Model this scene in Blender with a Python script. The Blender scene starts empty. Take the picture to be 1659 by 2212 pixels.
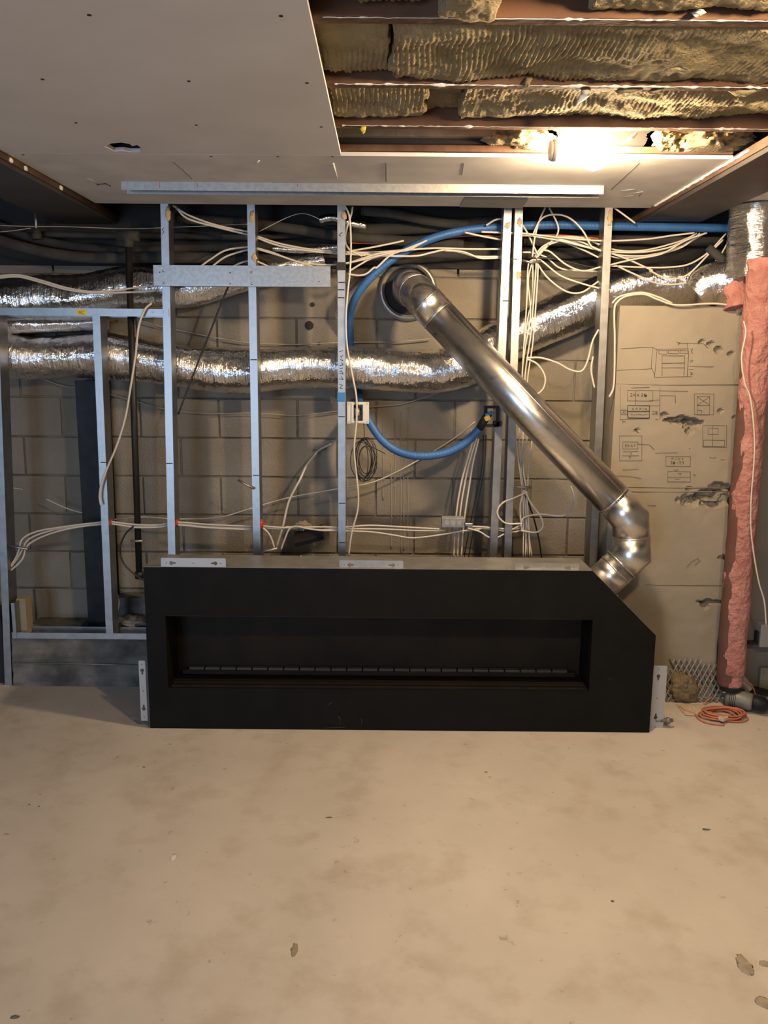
import bpy, bmesh, math, random
from mathutils import Vector, Matrix, noise
random.seed(7)
C = bpy.context.scene.collection
S = bpy.context.scene
V = Vector

# ------------------------------------------------------------------ camera, light, exposure
F, CX, CY = 1790.0, 829.5, 1106.0
PITCH, ROLL, H = math.radians(10.07), math.radians(0.5), 1.6
fw = V((0, math.cos(PITCH), -math.sin(PITCH)))
r0 = V((1, 0, 0)); u0 = V((0, math.sin(PITCH), math.cos(PITCH)))
rt = r0*math.cos(ROLL) + u0*math.sin(ROLL)
up = u0*math.cos(ROLL) - r0*math.sin(ROLL)
cam = bpy.data.cameras.new('camera'); co = bpy.data.objects.new('camera', cam); C.objects.link(co)
m = Matrix((rt, up, -fw)).transposed().to_4x4(); m.translation = V((0, 0, H)); co.matrix_world = m
cam.sensor_fit = 'VERTICAL'; cam.sensor_height = 36; cam.lens = F/2212*36; cam.clip_start = .05
S.camera = co
S.view_settings.view_transform = 'Standard'; S.view_settings.look = 'None'
S.view_settings.gamma = 1; S.view_settings.use_curve_mapping = False
S.view_settings.exposure = 0.0
BULB_STRENGTH, BULB_COL = 730, (1, .725, .435)
DAY_W, DAY_COL = 125, (.56, .74, 1)
w = bpy.data.worlds.new('world'); S.world = w; w.use_nodes = True
w.node_tree.nodes['Background'].inputs[0].default_value = (.5, .65, 1, 1)
w.node_tree.nodes['Background'].inputs[1].default_value = .3
al = bpy.data.lights.new('daylight', 'AREA'); al.shape = 'RECTANGLE'; al.size = 1.7; al.size_y = 1.75
al.energy = DAY_W; al.color = DAY_COL
ao = bpy.data.objects.new('daylight', al); C.objects.link(ao)
ao.location = (-2.35, -3.42, 1.15); ao.rotation_euler = (math.radians(90), 0, 0)     # in the window opening, shining to +Y

def ray(px, py): return fw + rt*((px-CX)/F) - up*((py-CY)/F)
def P(px, py, d):
    r = ray(px, py); return V((0, 0, H)) + r*(d/r.y)
def Pz(px, py, z):
    r = ray(px, py); return V((0, 0, H)) + r*((z-H)/r.z)

# ------------------------------------------------------------------ materials
def mat(name, col, rough=.6, metal=0, col2=None, ns=4, det=6, lo=.35, hi=.65, bump=0, bs=30, bd=.01, spec=None, emit=None, rough2=None):
    m = bpy.data.materials.new(name); m.use_nodes = True
    nt = m.node_tree; b = nt.nodes['Principled BSDF']
    b.inputs['Base Color'].default_value = (*col, 1); b.inputs['Roughness'].default_value = rough
    b.inputs['Metallic'].default_value = metal
    if spec is not None: b.inputs['Specular IOR Level'].default_value = spec
    tc = nt.nodes.new('ShaderNodeTexCoord')
    if col2 is not None or rough2 is not None:
        n = nt.nodes.new('ShaderNodeTexNoise'); n.inputs['Scale'].default_value = ns; n.inputs['Detail'].default_value = det
        nt.links.new(tc.outputs['Object'], n.inputs['Vector'])
        rp = nt.nodes.new('ShaderNodeValToRGB'); rp.color_ramp.elements[0].position = lo; rp.color_ramp.elements[1].position = hi
        nt.links.new(n.outputs['Fac'], rp.inputs['Fac'])
        if col2 is not None:
            rp.color_ramp.elements[0].color = (*col, 1); rp.color_ramp.elements[1].color = (*col2, 1)
            nt.links.new(rp.outputs['Color'], b.inputs['Base Color'])
        if rough2 is not None:
            mr = nt.nodes.new('ShaderNodeMapRange'); mr.inputs['To Min'].default_value = rough; mr.inputs['To Max'].default_value = rough2
            nt.links.new(n.outputs['Fac'], mr.inputs['Value']); nt.links.new(mr.outputs['Result'], b.inputs['Roughness'])
    if bump:
        n2 = nt.nodes.new('ShaderNodeTexNoise'); n2.inputs['Scale'].default_value = bs; n2.inputs['Detail'].default_value = 6
        nt.links.new(tc.outputs['Object'], n2.inputs['Vector'])
        bp = nt.nodes.new('ShaderNodeBump'); bp.inputs['Strength'].default_value = bump; bp.inputs['Distance'].default_value = bd
        nt.links.new(n2.outputs['Fac'], bp.inputs['Height']); nt.links.new(bp.outputs['Normal'], b.inputs['Normal'])
    if emit:
        b.inputs['Emission Color'].default_value = (*emit[0], 1); b.inputs['Emission Strength'].default_value = emit[1]
    return m
M = dict(
 block=mat('block', (.16, .143, .115), .9, 0, (.285, .255, .205), 2.2, 8, .3, .7, .7, 90, .006),
 mortar=mat('mortar', (.10, .088, .07), .95, 0, (.22, .195, .16), 7, 8, bump=.8, bs=50),
 pier=mat('pier', (.225, .20, .155), .85, 0, (.30, .265, .21), 3, 8, .3, .7, .35, 60, .004),
 curb=mat('curb', (.06, .06, .056), .9, 0, (.20, .19, .17), 6, 8, .38, .65, .6, 40, .006),
 wallgrey=mat('wallgrey', (.13, .125, .115), .85, 0, (.18, .17, .155), 3),
 drywall=mat('drywall', (.60, .575, .56), .8, 0, (.66, .64, .63), 2.5, 5),
 drywall2=mat('drywall2', (.55, .53, .515), .8, 0, (.66, .64, .63), 5, 6),
 gypsum=mat('gypsum', (.82, .80, .76), .9, bump=.5, bs=80),
 greypatch=mat('greypatch', (.28, .28, .275), .8),
 steelbeam=mat('steelbeam', (.028, .028, .03), .55, 0, (.05, .04, .035), 5),
 rustbeam=mat('rustbeam', (.10, .05, .03), .7, 0, (.05, .03, .022), 9),
 wood=mat('wood', (.075, .034, .017), .85, 0, (.14, .07, .038), 5, 6, bump=.3, bs=30),
 woodgrey=mat('woodgrey', (.09, .08, .068), .85, 0, (.15, .13, .11), 6, 6, bump=.3, bs=30),
 darkwood=mat('darkwood', (.035, .025, .018), .9),
 dark=mat('dark', (.018, .017, .016), .85),
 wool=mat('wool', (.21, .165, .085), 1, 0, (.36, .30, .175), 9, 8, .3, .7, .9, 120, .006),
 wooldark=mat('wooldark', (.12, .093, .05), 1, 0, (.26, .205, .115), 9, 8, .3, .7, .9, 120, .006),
 galv=mat('galv', (.34, .352, .365), .36, 1, (.40, .412, .425), 25, 3, .35, .65, rough2=.46),
 galv2=mat('galv2', (.32, .32, .315), .42, .95, (.37, .37, .36), 60, 3, .4, .6),
 galvdull=mat('galvdull', (.34, .33, .32), .45, .8, (.44, .43, .41), 12, 4),
 pipe=mat('pipe', (.62, .61, .59), .24, 1, (.68, .67, .65), 30, 3, rough2=.34, bump=.04, bs=8),
 foil=mat('foil', (.80, .80, .80), .2, 1, (.86, .86, .86), 12, 3, rough2=.42, bump=.55, bs=38, bd=.012),
 black=mat('black', (.0055, .0054, .0050), .6, 0, (.0075, .0072, .0066), 9, spec=.12),
 blackin=mat('blackin', (.009, .0078, .006), .6, 0, (.016, .012, .008), 5, spec=.15),
 strip=mat('strip', (.045, .043, .04), .45),
 iron=mat('iron', (.013, .012, .012), .5),
 column=mat('column', (.006, .007, .010), .5, 0, (.015, .017, .023), 14, 5, spec=.25),
 foam=mat('foam', (.022, .022, .022), .9, 0, (.04, .039, .036), 12),
 cable=mat('cable', (.56, .52, .45), .45),
 cablegrey=mat('cablegrey', (.36, .33, .28), .5),
 orange=mat('orange', (.45, .12, .045), .5),
 blackcable=mat('blackcable', (.012, .012, .012), .45),
 blue=mat('blue', (.022, .10, .30), .5, 0, (.03, .12, .34), 12),
 bluetape=mat('bluetape', (.03, .18, .5), .6),
 red=mat('red', (.55, .05, .025), .5),
 yellow=mat('yellow', (.7, .55, .06), .6),
 white=mat('white', (.55, .54, .5), .5),
 greypl=mat('greypl', (.30, .30, .29), .5),
 flange=mat('flange', (.40, .41, .43), .5, .35),
 pink=mat('pink', (.32, .13, .115), 1, 0, (.47, .235, .205), 14, 8, .3, .7, 1, 45, .02),
 pencil=mat('pencil', (.075, .066, .055), .8),
 flaw=mat('flaw', (.34, .30, .24), .8, 0, (.24, .21, .165), 30),
 ink=mat('ink', (.012, .012, .014), .7),
 mesh=mat('mesh', (.19, .185, .175), .5, .2),
 toolgrey=mat('toolgrey', (.16, .165, .15), .45, .2, (.22, .22, .2), 20),
 toolsilver=mat('toolsilver', (.5, .49, .46), .35, .7),
 cord=mat('cord', (.48, .17, .10), .6),
 glue=mat('glue', (.40, .30, .17), .6),
 redbrown=mat('redbrown', (.085, .04, .03), .8, 0, (.12, .055, .042), 9),
 card=mat('card', (.26, .22, .16), .9),
 bulb=mat('bulb', (1, 1, 1), .5, emit=(BULB_COL, BULB_STRENGTH)),
 plastic=mat('plastic', (.55, .45, .36), .15),
)
def foil_mat():
    m = bpy.data.materials.new('foil'); m.use_nodes = True; nt = m.node_tree; b = nt.nodes['Principled BSDF']
    b.inputs['Base Color'].default_value = (.86, .855, .85, 1); b.inputs['Metallic'].default_value = 1
    tc = nt.nodes.new('ShaderNodeTexCoord')
    def nz(su, sv, det):
        mp = nt.nodes.new('ShaderNodeMapping'); mp.inputs['Scale'].default_value = (su, sv, 1)
        n = nt.nodes.new('ShaderNodeTexNoise'); n.inputs['Scale'].default_value = 1; n.inputs['Detail'].default_value = det; n.inputs['Roughness'].default_value = .65
        nt.links.new(tc.outputs['UV'], mp.inputs['Vector']); nt.links.new(mp.outputs[0], n.inputs['Vector']); return n
    a, c, d = nz(70, 7, 4), nz(16, 14, 3), nz(5, 5, 2)
    ad = nt.nodes.new('ShaderNodeMath'); ad.operation = 'ADD'; nt.links.new(a.outputs['Fac'], ad.inputs[0]); nt.links.new(c.outputs['Fac'], ad.inputs[1])
    bp = nt.nodes.new('ShaderNodeBump'); bp.inputs['Strength'].default_value = .75; bp.inputs['Distance'].default_value = .012
    nt.links.new(ad.outputs[0], bp.inputs['Height']); nt.links.new(bp.outputs[0], b.inputs['Normal'])
    mr = nt.nodes.new('ShaderNodeMapRange'); mr.inputs['From Min'].default_value = .35; mr.inputs['From Max'].default_value = .65
    mr.inputs['To Min'].default_value = .09; mr.inputs['To Max'].default_value = .30
    nt.links.new(d.outputs['Fac'], mr.inputs['Value']); nt.links.new(mr.outputs[0], b.inputs['Roughness'])
    return m
M['foil'] = foil_mat()
def floor_mat():
    m = bpy.data.materials.new('concrete_floor'); m.use_nodes = True; nt = m.node_tree; b = nt.nodes['Principled BSDF']
    tc = nt.nodes.new('ShaderNodeTexCoord')
    def nz(s, d, mp=None):
        n = nt.nodes.new('ShaderNodeTexNoise'); n.inputs['Scale'].default_value = s; n.inputs['Detail'].default_value = d; n.inputs['Roughness'].default_value = .6
        nt.links.new(tc.outputs['Object'], n.inputs['Vector']); return n
    def ramp(n, a, ca, bb, cb):
        r = nt.nodes.new('ShaderNodeValToRGB'); e = r.color_ramp.elements
        e[0].position = a; e[0].color = (*ca, 1); e[1].position = bb; e[1].color = (*cb, 1)
        nt.links.new(n.outputs['Fac'], r.inputs['Fac']); return r
    def mul(a, bsock):
        x = nt.nodes.new('ShaderNodeMix'); x.data_type = 'RGBA'; x.blend_type = 'MULTIPLY'; x.inputs[0].default_value = 1
        nt.links.new(a, x.inputs[6]); nt.links.new(bsock, x.inputs[7]); return x.outputs[2]
    a = ramp(nz(1.6, 8), .32, (.47, .435, .40), .68, (.57, .535, .495))
    c = ramp(nz(6, 5), .33, (.86, .835, .80), .5, (1, 1, 1))
    d = ramp(nz(22, 3), .25, (.7, .66, .62), .33, (1, 1, 1))
    o = mul(mul(a.outputs[0], c.outputs[0]), d.outputs[0])
    nt.links.new(o, b.inputs['Base Color']); b.inputs['Roughness'].default_value = .62; b.inputs['Specular IOR Level'].default_value = .3
    bp = nt.nodes.new('ShaderNodeBump'); bp.inputs['Strength'].default_value = .18; bp.inputs['Distance'].default_value = .01
    nt.links.new(nz(14, 8).outputs['Fac'], bp.inputs['Height']); nt.links.new(bp.outputs[0], b.inputs['Normal'])
    return m
M['floor'] = floor_mat()

# ------------------------------------------------------------------ builders
WL = {}
def obj(name, bm, m, parent=None, label=None, cat=None, group=None, kind=None):
    xs = [v.co for v in bm.verts]
    lo = V([min(c[i] for c in xs) for i in range(3)]); hi = V([max(c[i] for c in xs) for i in range(3)])
    base = V(((lo.x+hi.x)/2, (lo.y+hi.y)/2, lo.z))
    bmesh.ops.translate(bm, verts=bm.verts, vec=-base)
    me = bpy.data.meshes.new(name); bm.to_mesh(me); bm.free()
    for mm in (m if isinstance(m, (list, tuple)) else [m]): me.materials.append(M[mm] if isinstance(mm, str) else mm)
    o = bpy.data.objects.new(name, me); C.objects.link(o)
    WL[o.name] = base
    if parent is not None: o.parent = parent; o.location = base - WL[parent.name]
    else: o.location = base
    if label: o['label'] = label
    if cat: o['category'] = cat
    if group: o['group'] = group
    if kind: o['kind'] = kind
    return o
def thing(name, label, cat, loc, group=None):
    o = bpy.data.objects.new(name, None); C.objects.link(o); o.location = loc; o.empty_display_size = .05
    WL[o.name] = V(loc); o['label'] = label; o['category'] = cat
    if group: o['group'] = group
    return o
def B(): return bmesh.new()
def box(bm, x0, x1, y0, y1, z0, z1, bev=0, mtx=None):
    r = bmesh.ops.create_cube(bm, size=1); vs = r['verts']
    for v in vs: v.co = V((x0+(v.co.x+.5)*(x1-x0), y0+(v.co.y+.5)*(y1-y0), z0+(v.co.z+.5)*(z1-z0)))
    if bev:
        es = list({e for v in vs for e in v.link_edges})
        rr = bmesh.ops.bevel(bm, geom=es, offset=bev, segments=2, affect='EDGES', profile=.5)
        vs = list({v for f in rr['faces'] for v in f.verts} | {v for v in vs if v.is_valid})
    if mtx: bmesh.ops.transform(bm, matrix=mtx, verts=vs)
    return vs
def smooth_path(pts, n=8):
    pts = [V(p) for p in pts]
    if len(pts) < 3: return pts
    out = []
    for i in range(len(pts)-1):
        p1, p2 = pts[i], pts[i+1]
        p0 = pts[i-1] if i else p1*2-p2
        p3 = pts[i+2] if i+2 < len(pts) else p2*2-p1
        for k in range(n):
            t = k/n
            out.append(.5*((2*p1)+(p2-p0)*t+(2*p0-5*p1+4*p2-p3)*t*t+(3*p1-p0-3*p2+p3)*t**3))
    out.append(pts[-1]); return out
def resample(pts, step):
    out = [pts[0]]; acc = 0
    for a, b in zip(pts, pts[1:]):
        L = (b-a).length
        while acc+L >= step:
            t = (step-acc)/L; a = a.lerp(b, t); out.append(a); L = (b-a).length; acc = 0
        acc += L
    out.append(pts[-1]); return out
def tube(bm, pts, r, seg=8, caps=True, rf=None, smooth=True, close=False, uv=False):
    if uv: uvl = bm.loops.layers.uv.verify(); us = [0]
    pts = [V(p) for p in pts]; n = len(pts)
    rings = []; u = None
    if uv:
        for a, b in zip(pts, pts[1:]): us.append(us[-1]+(b-a).length)
    for i, p in enumerate(pts):
        if close: a = (p-pts[i-1]).normalized(); b = (pts[(i+1) % n]-p).normalized()
        else:
            a = (p-pts[i-1]).normalized() if i else (pts[1]-p).normalized()
            b = (pts[i+1]-p).normalized() if i < n-1 else a
        t = (a+b)
        t = t.normalized() if t.length > 1e-6 else a
        if u is None:
            ref = V((0, 0, 1)) if abs(a.z) < .9 else V((1, 0, 0))
            u = ref.cross(a).normalized()
        u = (u-a*u.dot(a)).normalized(); vv = a.cross(u)
        ring = []
        for k in range(seg):
            th = 2*math.pi*k/seg
            rr = rf(i/(n-1), th, p) if rf else r
            o = (u*math.cos(th)+vv*math.sin(th))*rr
            dn = a.dot(t)
            if dn > .3: o = o - a*(o.dot(t)/dn)
            ring.append(bm.verts.new(p+o))
        rings.append(ring)
    m = n if close else n-1
    for i in range(m):
        A, Bq = rings[i], rings[(i+1) % n]
        for k in range(seg):
            f = bm.faces.new((A[k], A[(k+1) % seg], Bq[(k+1) % seg], Bq[k])); f.smooth = smooth
            if uv:
                for lp_, q in zip(f.loops, ((us[i], k), (us[i], k+1), (us[i+1], k+1), (us[i+1], k))): lp_[uvl].uv = (q[0], q[1]*2*math.pi*r/seg)
    if caps and not close:
        bm.faces.new(list(reversed(rings[0]))); bm.faces.new(rings[-1])
    return rings
def lathe(bm, prof, o, ax, seg=24, smooth=True):
    # prof: (r, h) along axis ax from point o
    o = V(o); ax = V(ax).normalized(); ref = V((0, 0, 1)) if abs(ax.z) < .9 else V((1, 0, 0))
    u = ref.cross(ax).normalized(); v = ax.cross(u); rings = []
    for r, h in prof:
        rings.append([bm.verts.new(o+ax*h+(u*math.cos(2*math.pi*k/seg)+v*math.sin(2*math.pi*k/seg))*max(r, 1e-4)) for k in range(seg)])
    for A, Bq in zip(rings, rings[1:]):
        for k in range(seg):
            f = bm.faces.new((A[k], A[(k+1) % seg], Bq[(k+1) % seg], Bq[k])); f.smooth = smooth
    bm.faces.new(list(reversed(rings[0]))); bm.faces.new(rings[-1])
def plate(bm, loops, mp, thick):
    # loops: outer + holes as 2d point lists, mp maps (u,v) to a point, thick: extrusion vector
    es = []
    for lp in loops:
        vs = [bm.verts.new(mp(*q)) for q in lp]
        es += [bm.edges.new((vs[i], vs[(i+1) % len(vs)])) for i in range(len(vs))]
    fs = [g for g in bmesh.ops.triangle_fill(bm, use_beauty=True, use_dissolve=False, edges=es)['geom'] if isinstance(g, bmesh.types.BMFace)]
    ex = bmesh.ops.extrude_face_region(bm, geom=fs)
    bmesh.ops.translate(bm, verts=[g for g in ex['geom'] if isinstance(g, bmesh.types.BMVert)], vec=V(thick))
    bmesh.ops.recalc_face_normals(bm, faces=bm.faces)
def circ(u, v, r, n=12, ry=None): return [(u+r*math.cos(2*math.pi*k/n), v+(ry or r)*math.sin(2*math.pi*k/n)) for k in range(n)]
def thin(poly, t):
    # closed outline of a folded sheet following a 2d polyline
    poly = [V((*p, 0)) for p in poly]; L, R = [], []
    for i, p in enumerate(poly):
        a = (p-poly[i-1]).normalized() if i else (poly[1]-p).normalized()
        b = (poly[i+1]-p).normalized() if i < len(poly)-1 else a
        n = V((-(a+b).y, (a+b).x, 0)).normalized(); k = t/2/max(.4, n.dot(V((-a.y, a.x, 0))))
        L.append(p+n*k); R.append(p-n*k)
    return [(q.x, q.y) for q in L+R[::-1]]
def sweep(bm, outline, f0, f1):
    a = [bm.verts.new(f0(*q)) for q in outline]; b = [bm.verts.new(f1(*q)) for q in outline]; n = len(a)
    for k in range(n): bm.faces.new((a[k], a[(k+1) % n], b[(k+1) % n], b[k]))
    bmesh.ops.triangle_fill  # caps are the sheet edge itself
    h = n//2
    for ring in (a, b):
        for k in range(h-1): bm.faces.new((ring[k], ring[k+1], ring[n-2-k], ring[n-1-k]))
    bmesh.ops.recalc_face_normals(bm, faces=bm.faces)
def blob(bm, c, sx, sy, sz, amp, fr, seed, sub=4):
    r = bmesh.ops.create_icosphere(bm, subdivisions=sub, radius=1)
    for v in r['verts']:
        n = v.co.normalized()
        k = 1+amp*noise.noise(n*fr+V((seed, 0, 0)))+amp*.5*noise.noise(n*fr*3+V((0, seed, 0)))+amp*.3*noise.noise(n*fr*8+V((0, seed, 0)))
        v.co = V(c)+V((n.x*sx*k, n.y*sy*k, n.z*sz*k))
    for f in bm.faces: f.smooth = True
def N(x, y, z=0): return noise.noise(V((x, y, z)))
def strukt(name, bm, m, label=None): return obj(name, bm, m, label=label, kind='structure')

# depths (metres from the camera along the floor)
DW, DS, ZC, DP = 4.30, 3.94, 2.31, 3.865        # block wall, stud front, ceiling underside, pier front

# ------------------------------------------------------------------ setting
bm = B(); box(bm, -4.4, 3.0, -3.6, 4.5, -.06, 0); strukt('floor', bm, 'floor')
bm = B()
row = 0
while row*.2032 < 2.06:
    z0 = row*.2032; z1 = z0+.2032
    off = -.045 if row % 2 == 0 else .158
    for k in range(-11, 8):
        x0 = off+k*.4064
        j = .0048+.002*N(k*3.1, row*2.7)
        dy = .004*N(k*1.7, row*3.3, 4)
        box(bm, x0+j, x0+.4064-j, DW+dy, DW+.1, z0+j*.9, z1-j*.9, .004)
    row += 1
obj_wall = strukt('wall_back', bm, 'block')
bm = B(); box(bm, -4.5, 3.0, DW+.009, DW+.2, 0, 2.05); obj('mortar', bm, 'mortar', obj_wall)
for px, py, r in ((675, 658, .011), (668, 703, .022), (690, 742, .006)):
    bm = B(); p = P(px, py, DW); tube(bm, [p+V((0, -.006, 0)), p+V((0, .01, 0))], r, 12); obj('drill_hole', bm, 'dark', obj_wall)
for x, y0, y1 in ((853, 905, 1120), (866, 890, 1195), (881, 880, 1160), (872, 960, 1190), (845, 1000, 1185), (828, 920, 1080)):
    bm = B(); tube(bm, [P(x+1.5*N(q*.3, x), y0+(y1-y0)*q/20, DW-.001) for q in range(21)], .006, 6, rf=lambda t, th, p, x=x: .004+.004*N(t*7, x)); obj('mortar_drip', bm, 'pier', obj_wall)
bm = B(); box(bm, -4.5, 3.0, DW-.02, DW+.3, 2.075, 2.62); strukt('trim_1', bm, 'dark')
bm = B(); box(bm, -4.5, 3.0, -3.6, 4.6, 2.58, 2.62); strukt('ceiling', bm, 'darkwood')
bm = B(); box(bm, -4.5, -4.4, -3.6, 4.5, 0, 2.58); strukt('wall_left', bm, 'wallgrey')
bm = B(); box(bm, 3.0, 3.1, -3.6, 4.5, 0, 2.58); strukt('wall_right', bm, 'wallgrey')
bm = B(); plate(bm, [[(-4.4, 0), (3, 0), (3, 2.58), (-4.4, 2.58)], [(-3.2, .25), (-1.5, .25), (-1.5, 2.05), (-3.2, 2.05)]], lambda u, v: V((u, -3.5, v)), (0, -.1, 0)); strukt('wall_front', bm, 'wallgrey')
bm = B()
for a in ((-3.2, -3.15, .25, 2.05), (-1.55, -1.5, .25, 2.05), (-3.2, -1.5, .25, .3), (-3.2, -1.5, 2.0, 2.05), (-2.375, -2.325, .25, 2.05)): box(bm, a[0], a[1], -3.58, -3.5, a[2], a[3])
strukt('window_1', bm, 'white')
# drywall ceiling behind the camera, out of frame
bm = B(); box(bm, -4.4, 3.0, -3.5, .5, ZC, ZC+.013); strukt('ceiling_rear', bm, 'drywall')

# curb under the studs
bm = B()
nx, nz = 90, 12; xs0, xs1 = -1.848, 1.15; zt = .245
g = [[bm.verts.new((xs0+(xs1-xs0)*i/nx, DS-.005+.012*N(i*.23, k*.5, 2)+(.012 if k > 8 else 0), zt*k/nz)) for k in range(nz+1)] for i in range(nx+1)]
bk = [bm.verts.new((xs0+(xs1-xs0)*i/nx, DW-.005, zt+.004*N(i*.4, 3))) for i in range(nx+1)]
for i in range(nx):
    for k in range(nz): bm.faces.new((g[i][k], g[i+1][k], g[i+1][k+1], g[i][k+1]))
    bm.faces.new((g[i][nz], g[i+1][nz], bk[i+1], bk[i]))
curb = strukt('baseboard_back', bm, 'curb')
curb['label'] = 'low rough grey concrete curb under the steel studs'
bm = B(); tube(bm, [P(28, 1431, DS-.016), P(170, 1434, DS-.016), P(315, 1437, DS-.016)], .0022, 6); obj('form_line', bm, 'galvdull', curb)

# ------------------------------------------------------------------ ceiling: boards, beams, joists, wool
def hull_px(pts): return [(lambda p: (p.x, p.y))(Pz(x, y, ZC)) for x, y in pts]
XB = -1.32
edge = [Pz(650, 0, ZC).x, Pz(738, 343, ZC)]
xr = edge[1].x
hole = hull_px([(226, 317), (240, 310), (262, 308), (280, 311), (286, 316), (296, 313), (308, 322), (303, 329), (284, 329), (266, 326), (247, 327), (236, 321)])
bm = B()
plate(bm, [[(XB, .5), (xr-.005, .5), (xr, 3.03), (XB, 3.03)], hole], lambda u, v: V((u, v, ZC)), (0, 0, .0127))
board = obj('ceiling_board', bm, 'drywall', label='large grey drywall sheet on the ceiling with a ragged torn hole', cat='drywall sheet')
for x, y in ((193, 32), (607, 34), (92, 171), (408, 175), (663, 179), (164, 265), (424, 270), (50, 334), (456, 341), (600, 343), (718, 344), (694, 274)):
    p = Pz(x, min(y, 338), ZC); bm = B(); tube(bm, [p+V((0, 0, .002)), p-V((0, 0, .0012))], .0048, 10); obj('screw', bm, 'dark', board)
bm = B()
out = []
for i in range(41):
    x = XB+(1.195-XB)*i/40; out.append((x, DS+.004*N(i*.9, 1)))
plate(bm, [[(XB, 3.034), (1.195, 3.034)]+out[::-1]], lambda u, v: V((u, v, ZC)), (0, 0, .0127))
stripb = obj('ceiling_board', bm, 'drywall2', label='narrow drywall strip along the ceiling above the open stud wall', cat='drywall sheet')
bm = B(); tube(bm, [Pz(800+i*18.6, 346+.25*i, ZC)+V((0, -.004, .006)) for i in range(41)], .005, 6, rf=lambda t, th, p: .0055+.003*N(t*60, th)); obj('chipped_edge', bm, 'gypsum', stripb, label='broken white gypsum edge of the strip')
def crack(pts, w=.0015, mt='pencil'):
    bm = B(); tube(bm, [Pz(x, y, ZC)-V((0, 0, .0004)) for x, y in pts], w, 5); obj('scratch', bm, mt, stripb)
crack([(375, 350), (415, 386)]); crack([(190, 385), (205, 392), (210, 398), (228, 396), (238, 401)], .004, 'greypatch')
crack([(834, 352), (834, 392)]); crack([(1002, 352), (998, 378)], .001); crack([(720, 352), (728, 384)], .003, 'gypsum'); crack([(560, 346), (553, 354)], .003, 'gypsum')
crack([(1340, 412), (1372, 408)], .002, 'greypatch'); crack([(1360, 418), (1388, 414), (1380, 424)], .002, 'greypatch'); crack([(1345, 425), (1368, 422)], .002, 'greypatch'); crack([(1380, 352), (1320, 410)], .001)
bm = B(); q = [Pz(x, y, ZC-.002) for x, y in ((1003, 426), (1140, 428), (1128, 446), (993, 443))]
plate(bm, [[(p.x, p.y) for p in q]], lambda u, v: V((u, v, ZC-.0105)), (0, 0, .010)); obj('grey_plate', bm, 'greypatch', label='thin dark grey plate at the back edge of ceiling strip', cat='drywall scrap')  # flat dark grey plate just under the strip's back edge
bm = B(); box(bm, 1.475, 2.6, 2.9, 3.90, ZC-.005, ZC+.008); obj('ceiling_board', bm, 'drywall', label='beige drywall sheet beyond the right steel beam', cat='drywall sheet')

def beam(x0, x1, label):
    t = thing('steel_beam', label, 'steel beam', ((x0+x1)/2, 2.4, 2.27))
    bm = B(); box(bm, x0, x1, .4, 4.27, 2.272, 2.292, .002); obj('lower_flange', bm, ['steelbeam'], t)
    bm = B(); c = (x0+x1)/2; box(bm, c-.008, c+.008, .4, 4.27, 2.292, 2.54); obj('web', bm, 'steelbeam', t)
    bm = B(); box(bm, x0, x1, .4, 4.27, 2.54, 2.56); obj('upper_flange', bm, 'steelbeam', t)
    s = -1 if c > 0 else 1
    xe = x0 if c > 0 else x1
    bm = B(); box(bm, min(xe-.012*s, xe+.006*s), max(xe-.012*s, xe+.006*s), .4, 4.27, 2.288, 2.318); obj('nailer', bm, 'rustbeam', t, label='brown wooden nailer strip')
    return t, xe, s
b1, xe, s_ = beam(-1.62, -1.33, 'dark steel beam at upper left running towards the block wall')
for x, y in ((14, 347), (35, 364), (116, 406)):
    p = P(x, y, 3.1); p = Pz(x, y, 2.296); bm = B(); blob(bm, (xe+.007, p.y, 2.297), .005, .016, .009, .4, 2, x, 2); obj('plaster_spot', bm, 'gypsum', b1)
b2, xe, s_ = beam(1.20, 1.475, 'dark steel beam at upper right with chipped drywall along its edge')
bm = B(); tube(bm, [V((xe-.008, 2.9+i*.025, 2.306+.003*N(i*.8, 5))) for i in range(40)], .006, 6, rf=lambda t, th, p: .005+.006*N(t*45, th)); obj('plaster_crust', bm, 'gypsum', b2)

jd = [.70, 1.10, 1.49, 1.907, 2.33, 2.713, 3.034]
jl = ['brown wooden joist out over the camera', 'brown wooden joist next in front of the frame top', 'brown wooden joist just above the frame top',
      'brown wooden joist at the top of the photo above the ribbed wool', 'brown joist with white gypsum crumbs between two wool rows', 'reddish joist just in front of the glowing bulb', 'joist over the front edge of the drywall strip']
for i, d in enumerate(jd):
    t = thing('ceiling_joist', jl[i], 'joist', (0, d, 2.325), 'ceiling joists')
    bm = B(); box(bm, -1.3, 1.19, d, d+.04, 2.3245, 2.575, .002); obj('timber', bm, 'wood' if i != 6 else 'dark', t)  # last timber is near black: shade of the void put into its colour
    if i == 6:
        bm = B(); box(bm, -.3, 1.19, d-.012, d-.001, 2.3245, 2.345, .001); obj('furring_strip', bm, 'wood', t, label='brown furring strip')
    if 3 <= i <= 5:
        bm = B(); n_ = 260
        def rfr(tt, th, p, i=i):
            k = N(tt*26, i*7.7)+.6*N(tt*90, i*3.1)
            return .0008+max(0, k+(.12 if i == 4 else -.15))*.013*(.45 if abs(math.sin(th)) > .6 else 1)*(1+.5*N(tt*160, math.cos(th)))
        tube(bm, [V((xr+.02+(1.17-xr)*q/n_, d+.003, 2.3235+.002*N(q*.2, i))) for q in range(n_+1)], .004, 8, rf=rfr)
        obj('gypsum_residue', bm, 'gypsum', t)

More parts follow.
